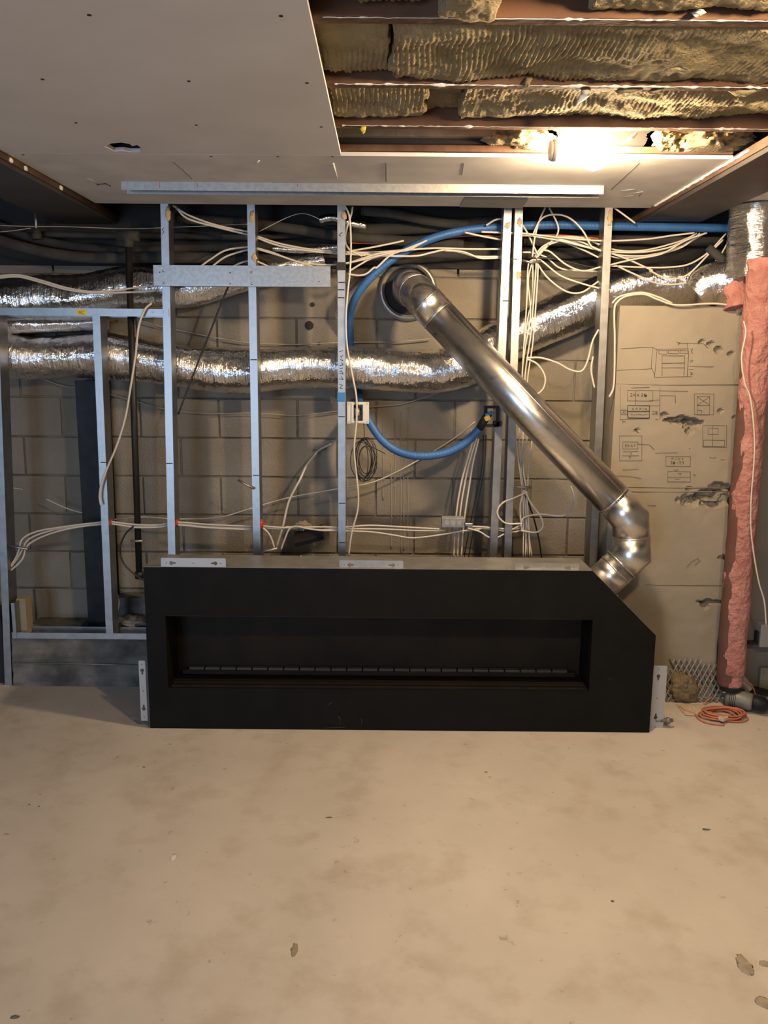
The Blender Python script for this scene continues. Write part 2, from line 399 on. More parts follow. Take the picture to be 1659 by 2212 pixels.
def batt(name, d0, d1, x0, x1, z, seed, label, cat='insulation', mt='wool', corr=.003, lump=.022, sag=0, group='rock wool batts between the joists', rag=.02):
    nx = max(8, int((x1-x0)/.0026)); ny = 26; bm = B(); G = []
    for i in range(nx+1):
        row = []
        for k in range(ny+1):
            u, v = i/nx, k/ny
            x = x0+(x1-x0)*u; y = d0+(d1-d0)*v
            if i in (0, nx): x += rag*N(v*6, seed, i)
            e = min(v, 1-v)*2
            zz = z+lump*N(x*4, y*7, seed)+lump*.5*N(x*13, y*11, seed)+.006*N(x*45, y*45, seed)
            cm = max(0, min(1, .55+1.3*N(x*2.2, y*5, seed+9)))
            zz += corr*cm*math.sin(2*math.pi*(x+.012*N(y*9, x*3, seed))/.0128)
            zz += (1-min(1, e*6))*(.008+.012*N(x*8, v*3, seed+3)) - sag*math.sin(math.pi*u)*(1-v)
            if k == 0: zz += .02
            zz = max(zz, 2.317) if abs(sag) < .001 else zz
            row.append(bm.verts.new((x, y, zz)))
        G.append(row)
    for i in range(nx):
        for k in range(ny):
            f = bm.faces.new((G[i][k], G[i][k+1], G[i+1][k+1], G[i+1][k])); f.smooth = True
    bd = [G[i][0] for i in range(nx+1)]+[G[nx][k] for k in range(1, ny+1)]+[G[i][ny] for i in range(nx-1, -1, -1)]+[G[0][k] for k in range(ny-1, 0, -1)]
    tp = [bm.verts.new((v.co.x, v.co.y, 2.47)) for v in bd]
    for k in range(len(bd)): bm.faces.new((bd[k], tp[k], tp[(k+1) % len(bd)], bd[(k+1) % len(bd)]))
    bm.faces.new(tp); bmesh.ops.recalc_face_normals(bm, faces=bm.faces)
    return obj(name, bm, mt, label=label, cat=cat, group=group)
def xa(px, py, z=2.33): return Pz(px, py, z).x
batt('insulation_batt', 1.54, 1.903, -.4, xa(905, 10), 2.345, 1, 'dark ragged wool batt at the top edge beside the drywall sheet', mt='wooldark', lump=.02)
batt('insulation_batt', 1.56, 1.903, xa(955, 10), xa(1075, 10), 2.318, 2, 'pale wool tuft sagging from the top edge of the photo', sag=.03, corr=.001, lump=.010)
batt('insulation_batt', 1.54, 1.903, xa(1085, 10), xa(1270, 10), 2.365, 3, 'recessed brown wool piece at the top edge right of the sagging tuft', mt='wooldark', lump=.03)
batt('insulation_batt', 1.54, 1.890, xa(1280, 10), 1.19, 2.328, 4, 'bright overlit wool batt at the top right corner', corr=.001, lump=.016)
batt('insulation_batt', 1.952, 2.315, -.4, xa(843, 110)-.004, 2.347, 5, 'short wool batt with ribbed face next to the drywall edge', lump=.010)
batt('insulation_batt', 1.952, 2.326, xa(850, 110), 1.19, 2.332, 6, 'long ribbed rock wool batt, the widest in the upper row', lump=.014, corr=.0034)
batt('insulation_batt', 2.374, 2.709, -.4, xa(922, 225)-.003, 2.343, 7, 'ribbed wool batt in the second row beside the drywall edge', lump=.010)
batt('insulation_batt', 2.374, 2.705, xa(922, 225), xa(1000, 225), 2.365, 8, 'narrow wool piece in the second row, coloured dark for the shaded gap', mt='wooldark', corr=.002, lump=.012)  # dark wool colour stands in for the shade of the gap
batt('insulation_batt', 2.374, 2.705, xa(1002, 225), 1.19, 2.348, 9, 'long smooth wool batt in the second row, above the bulb', corr=.0016, lump=.018)
def chunk(px, py, sx, sy, sz, seed, label, z=2.375, mt='wool', fr=1.6, amp=.45):
    p = Pz(px, py, z); bm = B(); blob(bm, p, sx, sy, sz, amp, fr, seed, 5)
    for v in bm.verts: v.co.y = max(2.757, min(3.03, v.co.y)); v.co.z = max(v.co.z, 2.328)
    obj('wool_chunk', bm, mt, label=label, cat='insulation', group='torn wool left between the last two joists')
chunk(1115, 305, .12, .13, .055, 11, 'torn wool chunk left of the glowing bulb')
chunk(1425, 315, .075, .15, .055, 12, 'ragged wool chunk right of the glowing bulb')
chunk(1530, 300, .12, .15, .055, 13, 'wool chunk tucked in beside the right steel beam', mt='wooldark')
bm = B(); box(bm, -.3, .36, 3.00, 3.032, 2.368, 2.47, .003); obj('blocking_board', bm, 'woodgrey', label='grey weathered board against the last joist beside the void', cat='board')
for i, (pts, r, lb) in enumerate([
    ([(1270, 188, 2.33), (1262, 205, 2.318), (1246, 226, 2.30)], .012, 'pale wisp of torn paper hanging above the bulb'),
    ([(1378, 285, 2.33), (1360, 300, 2.315), (1345, 312, 2.31)], .010, 'pale torn strip hanging just right of the bulb'),
    ([(1145, 168, 2.34), (1138, 178, 2.325), (1143, 186, 2.31)], .012, 'cream wool wisp hanging at the first joist'),
    ([(1440, 160, 2.34), (1455, 148, 2.33), (1490, 150, 2.325)], .018, 'cream wool shred along the first joist at right'),
    ([(1322, 190, 2.335), (1355, 196, 2.325), (1388, 192, 2.325)], .016, 'flat cream wool shred under the first joist'),
    ([(1400, 195, 2.335), (1415, 199, 2.322), (1432, 191, 2.325)], .013, 'small cream wool shred under the first joist'),
    ([(1575, 194, 2.335), (1610, 200, 2.320), (1645, 192, 2.325)], .018, 'cream wool shred at the right end of the first joist'),
    ([(1500, 27, 2.335), (1512, 28, 2.32), (1518, 22, 2.32)], .012, 'white paper scrap near the top right corner'),
    ([(786, 270, 2.33), (783, 280, 2.315), (784, 288, 2.31)], .010, 'small yellow foam drip beside the drywall edge')]):
    bm = B(); pp = smooth_path([Pz(a, b, z) for a, b, z in pts], 6); tube(bm, pp, r, 8, rf=lambda t, th, p, r=r: r*(.35+.9*math.sin(math.pi*min(1, t+.12)))*(1+.5*N(t*5, th, r*99))*(.45 if abs(math.sin(th)) > .7 else 1))
    obj('torn_shred', bm, 'yellow' if i == 8 else ('white' if i in (0, 1, 7) else 'wool'), label=lb, cat='scrap')

# ------------------------------------------------------------------ bulbs
def bulb(p, ax, label, hlabel, group):
    p = V(p); ax = V(ax)
    t = thing('light_bulb', label, 'light bulb', p, group)
    bm = B(); lathe(bm, [(.014, -.074), (.018, -.066), (.040, -.048), (.056, -.026), (.0625, 0), (.056, .028), (.036, .051), (.014, .061), (.0, .0625)], p, ax, 16); obj('globe', bm, 'bulb', t)  # globe oversized so that its disc also covers the glow around it
    bm = B(); lathe(bm, [(.012, -.098), (.0135, -.095), (.0125, -.09), (.0135, -.085), (.0125, -.08), (.0138, -.073)], p, ax, 16); obj('screw_base', bm, 'galv', t)
    t = thing('lamp_holder', hlabel, 'lamp holder', p-ax*.12, group.replace('bulbs', 'lamp holders'))
    bm = B(); lathe(bm, [(.019, -.080), (.023, -.082), (.024, -.09), (.03, -.12), (.034, -.125), (.034, -.14)], p, ax, 20); obj('socket', bm, 'white', t)
    bm = B(); lathe(bm, [(.030, -.14), (.032, -.143), (.030, -.150)], p, ax, 24); obj('mounting_plate', bm, 'white', t)
pb = P(1285, 326, 2.90)
bulb(pb, (1, 0, 0), 'glowing bare light bulb at the edge of the drywall strip', 'white porcelain lamp holder at left of the glowing bulb', 'bare bulbs')
bulb((.86, 1.24, 2.27), (0, 0, -1), 'second bare bulb under the ceiling, above the frame', 'white lamp holder above the frame', 'bare bulbs')

# ------------------------------------------------------------------ steel studs and tracks
def xat(px, py, d=DS): return P(px, py, d).x
def stud(top, bot, z1, z0, web, label, d=DS, depth=.092, fl=.034):
    xt_, xb_ = xat(*top, d), xat(*bot, d); zt_, zb_ = P(*top, d).z, P(*bot, d).z
    k = (xt_-xb_)/(zt_-zb_)
    xz = lambda z: xb_+k*(z-zb_)
    t = thing('steel_stud', label, 'metal stud', (xz(z0), d+depth/2, z0), 'galvanised studs of the open wall')
    h = fl/2; s = web
    prof = thin([(-s*h, .007), (-s*h, 0), (s*h, 0), (s*h, depth), (-s*h, depth), (-s*h, depth-.007)], .0012)
    bm = B(); sweep(bm, prof, lambda u, v: V((xz(z0)+u, d+v, z0)), lambda u, v: V((xz(z1)+u, d+v, z1)))
    obj('channel', bm, 'galv', t)
    return t, xz
def mark(par, px, py, w_, lb='ink', d=DS, h=.0022):
    p = P(px, py, d); bm = B(); box(bm, p.x-w_/2, p.x+w_/2, d-.0016, d-.0004, p.z-h, p.z+h); obj('pen_mark', bm, lb, par)
def strokes(par, name, sts, m, d, r=.0012):
    if len(sts) < 12:
        for st in sts: bm = B(); tube(bm, [P(x, y, d) for x, y in st], r, 4); obj(name, bm, m, par)
        return
    bm = B()
    for st in sts: tube(bm, [P(x, y, d) for x, y in st], r, 4)
    return obj(name, bm, m, par)
ZT = 2.45
s0, _ = stud((-12, 680), (18, 1470), 1.86, .0, 1, 'leftmost galvanised stud at the photo edge reaching the floor')
s1, _ = stud((208, 690), (237, 1375), P(208, 683, DS).z, .25, 1, 'short galvanised stud under the left header track')
s2, _ = stud((355, 450), (371, 1190), ZT, .25, 1, 'galvanised stud where the left header track ends')
s3, _ = stud((542, 450), (555, 1190), ZT, .25, 1, 'galvanised stud through the middle of the short front track')
s4, _ = stud((737, 450), (739, 1195), ZT, .25, 1, 'galvanised stud beside the white electrical box')
s5, _ = stud((1097, 460), (1066, 1195), ZT, .25, -1, 'left stud of the close pair behind the flue pipe')
s6, _ = stud((1121, 460), (1097, 1195), ZT, .25, -1, 'right stud of the close pair beside the cable riser')
s7, _ = stud((1315, 460), (1282, 1195), ZT, .25, -1, 'galvanised stud just left of the concrete pier')
for a in ((s1, 224, 999), (s2, 366, 1001), (s3, 548, 777), (s4, 738, 610), (s4, 737, 626), (s4, 737, 643), (s4, 739, 1087), (s4, 739, 1172), (s4, 738, 900), (s3, 553, 1027), (s6, 1110, 560), (s5, 1092, 650)): mark(*a, .03)
p = P(737, 575, DS); bm = B(); box(bm, p.x-.022, p.x+.02, DS-.003, DS+.02, p.z-.018, p.z+.018, .002); obj('tape', bm, 'ink', s4)
p = P(737, 858, DS); bm = B(); box(bm, p.x-.018, p.x+.018, DS-.002, DS+.003, p.z-.022, p.z+.022, .001); obj('tape', bm, 'bluetape', s4, label='blue tape')
strokes(s4, 'handwriting', [[(733, 830), (740, 832), (734, 838), (741, 840)], [(733, 818), (741, 820), (737, 813)], [(733, 806), (741, 808), (738, 801), (733, 803)], [(734, 797), (741, 795)], [(734, 790), (741, 788), (738, 783)], [(735, 776), (741, 780), (736, 770), (741, 768)], [(733, 760), (741, 757)], [(737, 510), (733, 508), (736, 504), (740, 502)]], 'ink', DS-.001, .0014)
strokes(s5, 'handwriting', [[(1090, 480), (1098, 482)], [(1089, 560), (1094, 572), (1089, 578)], [(1088, 620), (1095, 628)], [(1095, 619), (1088, 629)]], 'ink', DS-.001, .0012)
strokes(s2, 'handwriting', [[(354, 492), (350, 496), (354, 501), (350, 506)]], 'ink', DS-.001, .0012)
for st, x, y, h_ in ((s2, 362, 462, .03), (s3, 545, 470, .025), (s3, 549, 555, .018), (s4, 743, 466, .02), (s5, 1096, 487, .015), (s6, 1122, 480, .02), (s7, 1318, 470, .035), (s6, 1120, 595, .02)):
    p = P(x, y, DS); bm = B(); blob(bm, p, .012, .003, h_, .5, 2, x, 3); obj('glue_smear', bm, 'glue', st)

def track_x(name, label, x0, x1, y0, y1, z, leg, up_, cat='metal track', mt='galv', group=None):
    # U track running along X, web at height z from y0 to y1, legs of height leg up (or down)
    t = thing(name, label, cat, ((x0+x1)/2, y0, z), group)
    sg = 1 if up_ else -1
    prof = thin([(y0, z+sg*leg), (y0, z), (y1, z), (y1, z+sg*leg)], .0013)
    bm = B(); sweep(bm, prof, lambda u, v: V((x0, u, v)), lambda u, v: V((x1, u, v)))
    obj('channel', bm, mt, t); return t
pz = P(365, 668, DS-.003).z
hd = track_x('header_track', 'horizontal galvanised track crossing at left with a yellow sticker', -1.95, P(365, 675, DS).x, DS-.004, DS+.096, pz, .034, False)
bm = B(); a, b = P(165, 668, DS-.005), P(187, 681, DS-.005); box(bm, a.x, b.x, DS-.0062, DS-.0048, b.z, a.z-.001); obj('sticker', bm, 'yellow', hd)
strokes(hd, 'sticker_print', [[(169, 672), (183, 672)], [(169, 675), (178, 675)], [(171, 678), (183, 678)]], 'pencil', DS-.0066, .001)
for x in (352, 330): bm = B(); p = P(x, 674, DS-.005); tube(bm, [p, p-V((0, .003, 0))], .004, 8); obj('screw', bm, 'galvdull', hd)
st_ = track_x('sill_track', 'dented bottom track on the curb left of the fireplace', P(27, 1385, DS).x, -1.0, DS-.002, DS+.098, .248, .03, True)
# short front track screwed across two studs
a, b = P(331, 573, DS-.03), P(714, 622, DS-.03)
t = thing('front_track', 'short wide galvanised track screwed across the front of two studs', 'metal track', ((a.x+b.x)/2, DS-.03, b.z))
prof = thin([(DS-.002, a.z), (DS-.032, a.z), (DS-.032, b.z+.003), (DS-.002, b.z+.003)], .0013)
bm = B(); sweep(bm, prof, lambda u, v: V((a.x, u, v)), lambda u, v: V((b.x, u, v+.002))); obj('channel', bm, 'galv2', t)
for x, y in ((353, 585), (354, 611), (543, 588), (544, 613)):
    bm = B(); p = P(x, y, DS-.0335); lathe(bm, [(.0055, 0), (.005, .002), (.0025, .004)], p, (0, -1, 0), 10); obj('screw', bm, 'galv', t)
for x, y in ((345, 588), (497, 589), (497, 613), (689, 608)):
    bm = B(); p = P(x, y, DS-.0335); tube(bm, [p, p-V((0, .001, 0))], .003, 8); obj('punched_hole', bm, 'dark', t)
# track lying on the ceiling strip
a, b = Pz(262, 392, ZC), Pz(1303, 402, ZC)
t = track_x('ceiling_track', 'long galvanised track fixed under the drywall ceiling strip', a.x, b.x, a.y-.004, a.y+.07, ZC-.001, .032, False, mt='galv2')
strokes(t, 'pen_mark', [[(345, 393), (345, 407)], [(426, 396), (427, 404)], [(642, 398), (643, 404)]], 'red', a.y-.0052, .0012)

# ------------------------------------------------------------------ black column and black pipe
xl, xr_ = P(170, 950, 4.16).x, P(224, 950, 4.16).x
ztc = P(200, 822, 4.16).z
t = thing('steel_column', 'dark blue-black steel column behind the short stud', 'steel column', ((xl+xr_)/2, 4.2, .25))
k = (P(207, 1300, 4.16).x-P(197, 900, 4.16).x)
for y0, y1, nm in ((4.15, 4.162, 'front_flange'), (4.278, 4.29, 'rear_flange')):
    bm = B(); vs = box(bm, xl, xr_, y0, y1, .25, ztc, .001); obj(nm, bm, 'column', t)
bm = B(); c = (xl+xr_)/2; box(bm, c-.006, c+.006, 4.162, 4.278, .25, ztc); obj('web', bm, 'column', t)
bm = B(); box(bm, xl-.03, xr_+.03, 4.12, 4.293, .246, .256); obj('base_plate', bm, 'column', t)
t = thing('black_pipe', 'black iron gas pipe hanging in front of the foil ducts', 'pipe', P(301, 1250, 4.02))
pt, pb_ = P(277, 520, 4.0), P(301, 1245, 4.0)
bm = B(); tube(bm, [pt, pb_], .0155, 16); obj('pipe', bm, 'iron', t)
bm = B(); lathe(bm, [(.015, 0), (.021, .002), (.022, .02), (.02, .035), (.0155, .037)], pb_-V((0, 0, .012)), (0, 0, 1), 16); obj('end_cap', bm, 'iron', t)
bm = B(); lathe(bm, [(.0155, 0), (.023, .004), (.025, .03), (.021, .055), (.0155, .06)], pt-V((0, 0, .03)), (0, 0, 1), 16); tube(bm, [pt+V((-.05, 0, .02)), pt+V((.05, 0, .02))], .023, 14); obj('tee_fitting', bm, 'foam', t)
bm = B(); p = P(298, 1167, 4.0); tube(bm, [p+V((-.03, -.018, 0)), p+V((.03, -.018, 0))], .006, 8); obj('clamp', bm, 'galvdull', t)

# ------------------------------------------------------------------ dark insulated pipes under the floor above
def pipe_px(name, pts, r, m, label, cat='pipe', group=None, n=8, seg=12, rf=None):
    bm = B(); tube(bm, smooth_path([P(*p) for p in pts], n), r, seg, rf=rf); return obj(name, bm, m, label=label, cat=cat, group=group)
G1 = 'dark insulated pipes along the top of the wall'
pipe_px('insulated_pipe', [(-60, 492, 4.12), (0, 520, 4.12), (100, 546, 4.12), (200, 557, 4.12), (350, 556, 4.12), (540, 560, 4.12), (737, 570, 4.14)], .026, 'foam', 'dark insulated pipe curving down from the left, lowest of the bundle', group=G1)
pipe_px('insulated_pipe', [(-60, 465, 4.2), (20, 496, 4.2), (75, 516, 4.2), (160, 532, 4.2), (270, 541, 4.2), (400, 536, 4.2), (560, 534, 4.22), (735, 535, 4.22)], .02, 'foam', 'dark insulated pipe second from the bottom of the left bundle', group=G1)
pipe_px('insulated_pipe', [(90, 506, 4.21), (200, 509, 4.21), (350, 510, 4.21), (540, 512, 4.22), (700, 505, 4.22)], .014, 'foam', 'thin dark straight pipe above the left bundle', group=G1)
pipe_px('insulated_pipe', [(380, 470, 4.14), (470, 478, 4.14), (560, 485, 4.14), (640, 496, 4.14), (735, 510, 4.14), (860, 520, 4.16), (1000, 528, 4.17)], .024, 'foam', 'dark pipe sloping right below the ceiling strip between the middle studs', group=G1)
pipe_px('insulated_pipe', [(700, 500, 4.2), (800, 497, 4.21), (900, 492, 4.21), (1000, 484, 4.22), (1090, 478, 4.22)], .029, 'foam', 'thick dark lagged pipe above the blue hose', group=G1)
pipe_px('insulated_pipe', [(750, 560, 4.22), (850, 560, 4.23), (960, 552, 4.23), (1090, 545, 4.23), (1200, 548, 4.23), (1330, 540, 4.23)], .027, 'foam', 'dark lagged pipe along the top block course behind the white cables', group=G1)
pipe_px('insulated_pipe', [(780, 455, 4.1), (850, 462, 4.1), (930, 478, 4.12), (1010, 487, 4.14)], .022, 'foam', 'short dark pipe end under the torn drywall edge', group=G1)
pipe_px('insulated_pipe', [(1130, 520, 4.22), (1240, 520, 4.22), (1350, 515, 4.22), (1480, 520, 4.22), (1560, 520, 4.22)], .026, 'foam', 'dark lagged pipe under the blue hose at right', group=G1)
pipe_px('insulated_pipe', [(1530, 535, 4.0), (1560, 560, 3.97), (1600, 590, 3.94), (1622, 606, 3.92)], .019, 'foam', 'short black pipe slanting down to the pink insulation', group=G1)
t = thing('pipe_hanger', 'dark pipe hanger at upper left above the insulated pipes', 'pipe hanger', P(78, 500, 4.15))
a = P(76, 452, 4.15); b = P(79, 508, 4.15)
bm = B(); tube(bm, [a, b], .006, 8); obj('rod', bm, 'galvdull', t)
bm = B(); lathe(bm, [(.008, .03), (.018, .02), (.024, 0), (.022, -.02)], b, (0, 0, 1), 12); obj('clamp', bm, 'foam', t)

# ------------------------------------------------------------------ foil ducts
def foil(pts, r, label, seed, name='foil_duct', rfun=None, m='foil', step=.0075, parent=None, cat='duct', group='foil flexible ducts', seg=44):
    pp = resample(smooth_path([P(*p) for p in pts], 14), step)
    L = step*len(pp)
    def rf(t, th, p):
        s = t*L
        k = rfun(t) if rfun else 1
        c_, s_ = math.cos(th), math.sin(th)
        rib = .006*math.sin(2*math.pi*s/.042+4*N(s*5, c_, seed+s_))
        lon = .075*N(s*2.3, c_*1.2+seed, s_*1.2)
        m_ = .5+.9*abs(N(s*3.1, c_*1.5, s_*1.5+seed*2))
        wr = m_*(.06*(.35-abs(N(s*17, c_*2.2, s_*2.2+seed)))+.035*(.3-abs(N(s*40, c_*4, s_*4+seed)))+.02*N(s*60, c_*6, s_*6))
        cr = .05*abs(N(s*8, c_*3+seed, s_*3))-.012
        return r*k*(1+rib+lon+wr-cr)
    bm = B(); tube(bm, pp, r, seg, rf=rf, uv=True)
    if parent: return obj(name, bm, m, parent)
    return obj(name, bm, m, label=label, cat=cat, group=group)
DD = 4.148
foil([(-90, 735, DD), (0, 760, DD), (60, 772, DD), (140, 770, DD), (230, 768, DD), (330, 783, DD), (450, 798, DD), (550, 800, DD), (640, 795, DD), (740, 793, DD), (850, 800, DD), (940, 802, DD), (1010, 783, DD), (1075, 745, DD), (1150, 708, DD), (1230, 675, DD), (1310, 640, DD), (1390, 618, DD), (1470, 612, DD), (1540, 610, DD), (1580, 605, DD)], .106,
     'long silver foil duct sagging across the whole block wall', 3, rfun=lambda t: 1.0+.05*math.sin(t*40)*(1 if t < .5 else .3))
foil([(-90, 668, DD), (0, 652, DD), (80, 643, DD), (180, 640, DD), (275, 622, DD), (340, 620, DD), (420, 622, DD), (520, 600, DD), (620, 580, DD), (700, 560, DD+.01)], .104,
     'shorter silver foil duct at upper left above the header track', 8, rfun=lambda t: 1 if t < .5 else max(.5, 1-(t-.5)*1.3))
foil([(-100, 707, DD-.03), (-10, 704, DD-.03), (80, 702, DD-.02), (160, 700, DD), (230, 694, DD)], .04, 'small crushed foil duct end between the two left ducts', 15, rfun=lambda t: 1)
foil([(690, 475, 4.06), (720, 470, 4.06), (760, 482, 4.06), (790, 488, 4.07)], .018, 'crumpled foil scrap under the ceiling beside the middle stud', 21, name='foil_scrap', cat='foil scrap', seg=20, group='crumpled foil scraps')
foil([(590, 536, 4.07), (650, 540, 4.07), (730, 534, 4.07)], .015, 'crumpled foil strip among the dark pipes left of the middle stud', 23, name='foil_scrap', cat='foil scrap', seg=20, group='crumpled foil scraps')
foil([(1500, 640, 3.99), (1530, 618, 3.98), (1568, 612, 3.95), (1600, 635, 3.91), (1622, 668, 3.87)], .098, 'foil duct elbow with a pink end above the pier corner', 31, rfun=lambda t: .75+.3*math.sin(math.pi*min(1, t*1.1)))

# ------------------------------------------------------------------ flue pipe
t = thing('flue_pipe', 'shiny galvanised flue pipe slanting from the wall thimble to fireplace', 'flue pipe', P(1304, 1254, 3.60))
R = .0805
W0 = P(881, 629, DW)
A0 = P(921, 655, 3.80); A1 = P(1328, 1083, 3.62)
dr = (A1-A0).normalized()
e0 = V((W0.x, DW+.02, W0.z)); e1 = V((W0.x, 4.03, W0.z))
el = [e0, e1, e1.lerp(A0, .42)+V((-.004, -.025, .004)), A0]
bm = B(); tube(bm, el[:3], R*.985, 40); obj('wall_elbow', bm, 'pipe', t)
bm = B(); tube(bm, [el[2], A0, A0+dr*.075], R*1.01, 40); obj('elbow_collar', bm, 'pipe', t)
bm = B(); tube(bm, [A0+dr*.07, A1], R, 48); obj('straight_pipe', bm, 'pipe', t)
bm = B(); s = dr.cross(V((0, -1, 0))).normalized(); q = (-s*.55+V((0, -1, 0))*.83).normalized()*R
tube(bm, [A0+dr*.08+q, A1+q], .0028, 6); obj('long_seam', bm, 'pipe', t)
E1 = P(1362, 1122, 3.605); E2 = P(1365, 1197, 3.60); E3 = P(1300, 1259, 3.60)
d3 = V((E3.x-E2.x, 0, E3.z-E2.z)).normalized()
bm = B(); tube(bm, [A1-dr*.01, A1.lerp(E1, .62), E1, E1.lerp(E2, .5)], R*1.0, 40); obj('upper_elbow', bm, 'pipe', t)
bm = B(); tube(bm, [E1.lerp(E2, .5), E2, E2+d3*.07], R*1.02, 40); obj('lower_elbow', bm, 'pipe', t)
bm = B(); tube(bm, [E2+d3*.065, E3+d3*.01], R*1.0, 40); obj('outlet_collar', bm, 'pipe', t)
for p_, d_ in ((A0, dr), (A0+dr*.075, dr), (el[2], (A0-el[2]).normalized()), (A1-dr*.01, dr), (E1.lerp(E2, .5), (E2-E1).normalized()), (E2+d3*.065, d3), (E2+d3*.10, d3)):
    bm = B(); tube(bm, [p_-d_*.004, p_, p_+d_*.004], R*1.03, 40, rf=lambda tt, th, q: R*(1.045 if .3 < tt < .7 else 1.015)); obj('seam_band', bm, 'pipe', t)
for (x, y) in ((977, 659),):
    bm = B(); p = A0+dr*.12+(q*.98).cross(dr).normalized()*0+s*R*.9+V((0, -R*.45, 0)); blob(bm, p, .006, .006, .006, .1, 1, 1, 2); obj('screw', bm, 'dark', t)
strokes(t, 'pen_mark', [], 'ink', 3.7) if False else None
bm = B()
# thimble ring
N_ = 56
for r_a, r_b, y0, y1 in ((.147, .118, DW-.028, DW-.006),):
    prof = [(r_b, 0), (r_b, .018), (r_b+.012, .024), (r_a-.01, .022), (r_a, .016), (r_a, 0)]
    u = V((1, 0, 0)); v = V((0, 0, 1)); rings = []
    for r_, h_ in prof: rings.append([bm.verts.new(W0+V((0, -.004-h_, 0))+(u*math.cos(2*math.pi*k/N_)+v*math.sin(2*math.pi*k/N_))*r_) for k in range(N_)])
    for i in range(len(rings)):
        A_, B_ = rings[i], rings[(i+1) % len(rings)]
        for k in range(N_): bm.faces.new((A_[k], A_[(k+1) % N_], B_[(k+1) % N_], B_[k]))
    bmesh.ops.recalc_face_normals(bm, faces=bm.faces)
obj('wall_ring', bm, 'galv2', t, label='flat galvanised ring against the block wall')
bm = B(); tube(bm, [W0+V((0, -.002, 0)), W0+V((0, .008, 0))], .119, 32); obj('wall_opening', bm, 'dark', t)

# ------------------------------------------------------------------ fireplace
FD, FB = 3.456, 3.690
x0, x1, zt_ = -1.03, 1.187, .737
t = thing('fireplace', 'long black linear gas fireplace unit standing on the concrete floor', 'fireplace', ((x0+x1)/2, (FD+FB)/2, 0))
ch = [(x0, .004), (x1, .004), (x1, .452), (.897, zt_), (x0, zt_)]
oa, ob = P(357, 1330, FD), P(1272, 1494, FD)
ox0, ox1, oz0, oz1 = oa.x, ob.x, ob.z+.0, oa.z
bm = B(); plate(bm, [ch, [(ox0, oz0), (ox1, oz0), (ox1, oz1), (ox0, oz1)]], lambda u, v: V((u, FD, v)), (0, .003, 0)); obj('front_panel', bm, 'black', t)
bm = B()
def quad(bm, *ps): return bm.faces.new([bm.verts.new(p) for p in ps])
th = .002
box(bm, x0, x0+th, FD+.003, FB, .0, zt_-.002); box(bm, x1-th, x1, FD+.003, FB, 0, .452); box(bm, x0, x1, FD+.003, FB, 0, .004)
plate(bm, [ch], lambda u, v: V((u, FB, v)), (0, .003, 0)); obj('casing', bm, 'black', t)
bm = B(); box(bm, x0, .897, FD+.004, FB+.004, zt_-.002, zt_+.001)
obj('top_plate', bm, 'galvdull', t)
bm = B(); sweep(bm, thin([(.897, zt_), (1.187, .452)], .002), lambda u, v: V((u, FD+.004, v)), lambda u, v: V((u, FB+.002, v))); obj('chamfer_plate', bm, 'galvdull', t)
# firebox recess: flared liner, back panel, ledge and glass bed
FI = FD+.185
ix0, ix1, iz1 = ox0+.002, ox1-.002, oz1-.0
bm = B()
o4 = [V((ox0, FD+.001, oz0)), V((ox1, FD+.001, oz0)), V((ox1, FD+.001, oz1)), V((ox0, FD+.001, oz1))]
i4 = [V((ix0, FI, oz0+.008)), V((ix1, FI, oz0+.008)), V((ix1, FI, iz1)), V((ix0, FI, iz1))]
vo = [bm.verts.new(p) for p in o4]; vi = [bm.verts.new(p) for p in i4]
for k in range(4): bm.faces.new((vo[k], vo[(k+1) % 4], vi[(k+1) % 4], vi[k]))
fbox = obj('firebox', bm, 'black', t)
bm = B(); box(bm, ix0, ix1, FI, FI+.004, oz0+.004, iz1); obj('back_panel', bm, 'blackin', t)
bm = B(); box(bm, ox0+.03, ox1-.03, FI-.045, FI-.006, oz0+.010, oz0+.030, .002); lb = obj('burner_tray', bm, 'blackin', t)
bm = B()
for k in range(24):
    xx = ox0+.06+(ox1-ox0-.12)*k/24; box(bm, xx, xx+(ox1-ox0-.12)/24-.005, FI-.038, FI-.010, oz0+.028, oz0+.040, .002)
obj('burner_strip', bm, 'strip', lb)
for yy, hh in ((FD+.012, .009), (FD+.045, .012), (FD+.085, .006)):
    bm = B(); box(bm, ox0+.012, ox1-.012, yy, yy+.010, oz0, oz0+hh, .001); obj('sill_rail', bm, 'blackin', t)
bm = B(); box(bm, ox0+.01, ox1-.01, FD-.0015, FD+.004, oz1-.001, oz1+.0025); obj('top_trim', bm, 'blackin', t)
def screw(par, p, ax, r=.004):
    bm = B(); lathe(bm, [(r, 0), (r*.9, r*.5), (r*.4, r*.9)], p, ax, 8); obj('screw', bm, 'galv', par)
for k in range(14):
    xx = x0+.06+k*.148
    if xx < .89: screw(t, V((xx, FB-.006, zt_+.001)), (0, 0, 1)); screw(t, V((xx+.03, FD+.012, zt_+.001)), (0, 0, 1))
for u in (.1, .4, .75): p = V((.897, 0, zt_)).lerp(V((1.187, 0, .452)), u); screw(t, V((p.x, FD+.012, p.z)), (1, 0, 1))
def keyhole(u, v, s, flip): # big round + slot
    pts = []
    for k in range(14):
        a = math.radians(30+300*k/13); pts.append((math.cos(a)*s, math.sin(a)*s))
    pts += [(2.1*s, -.45*s), (2.35*s, 0), (2.1*s, .45*s)]
    return [(u+flip*x, v+y) for x, y in pts]
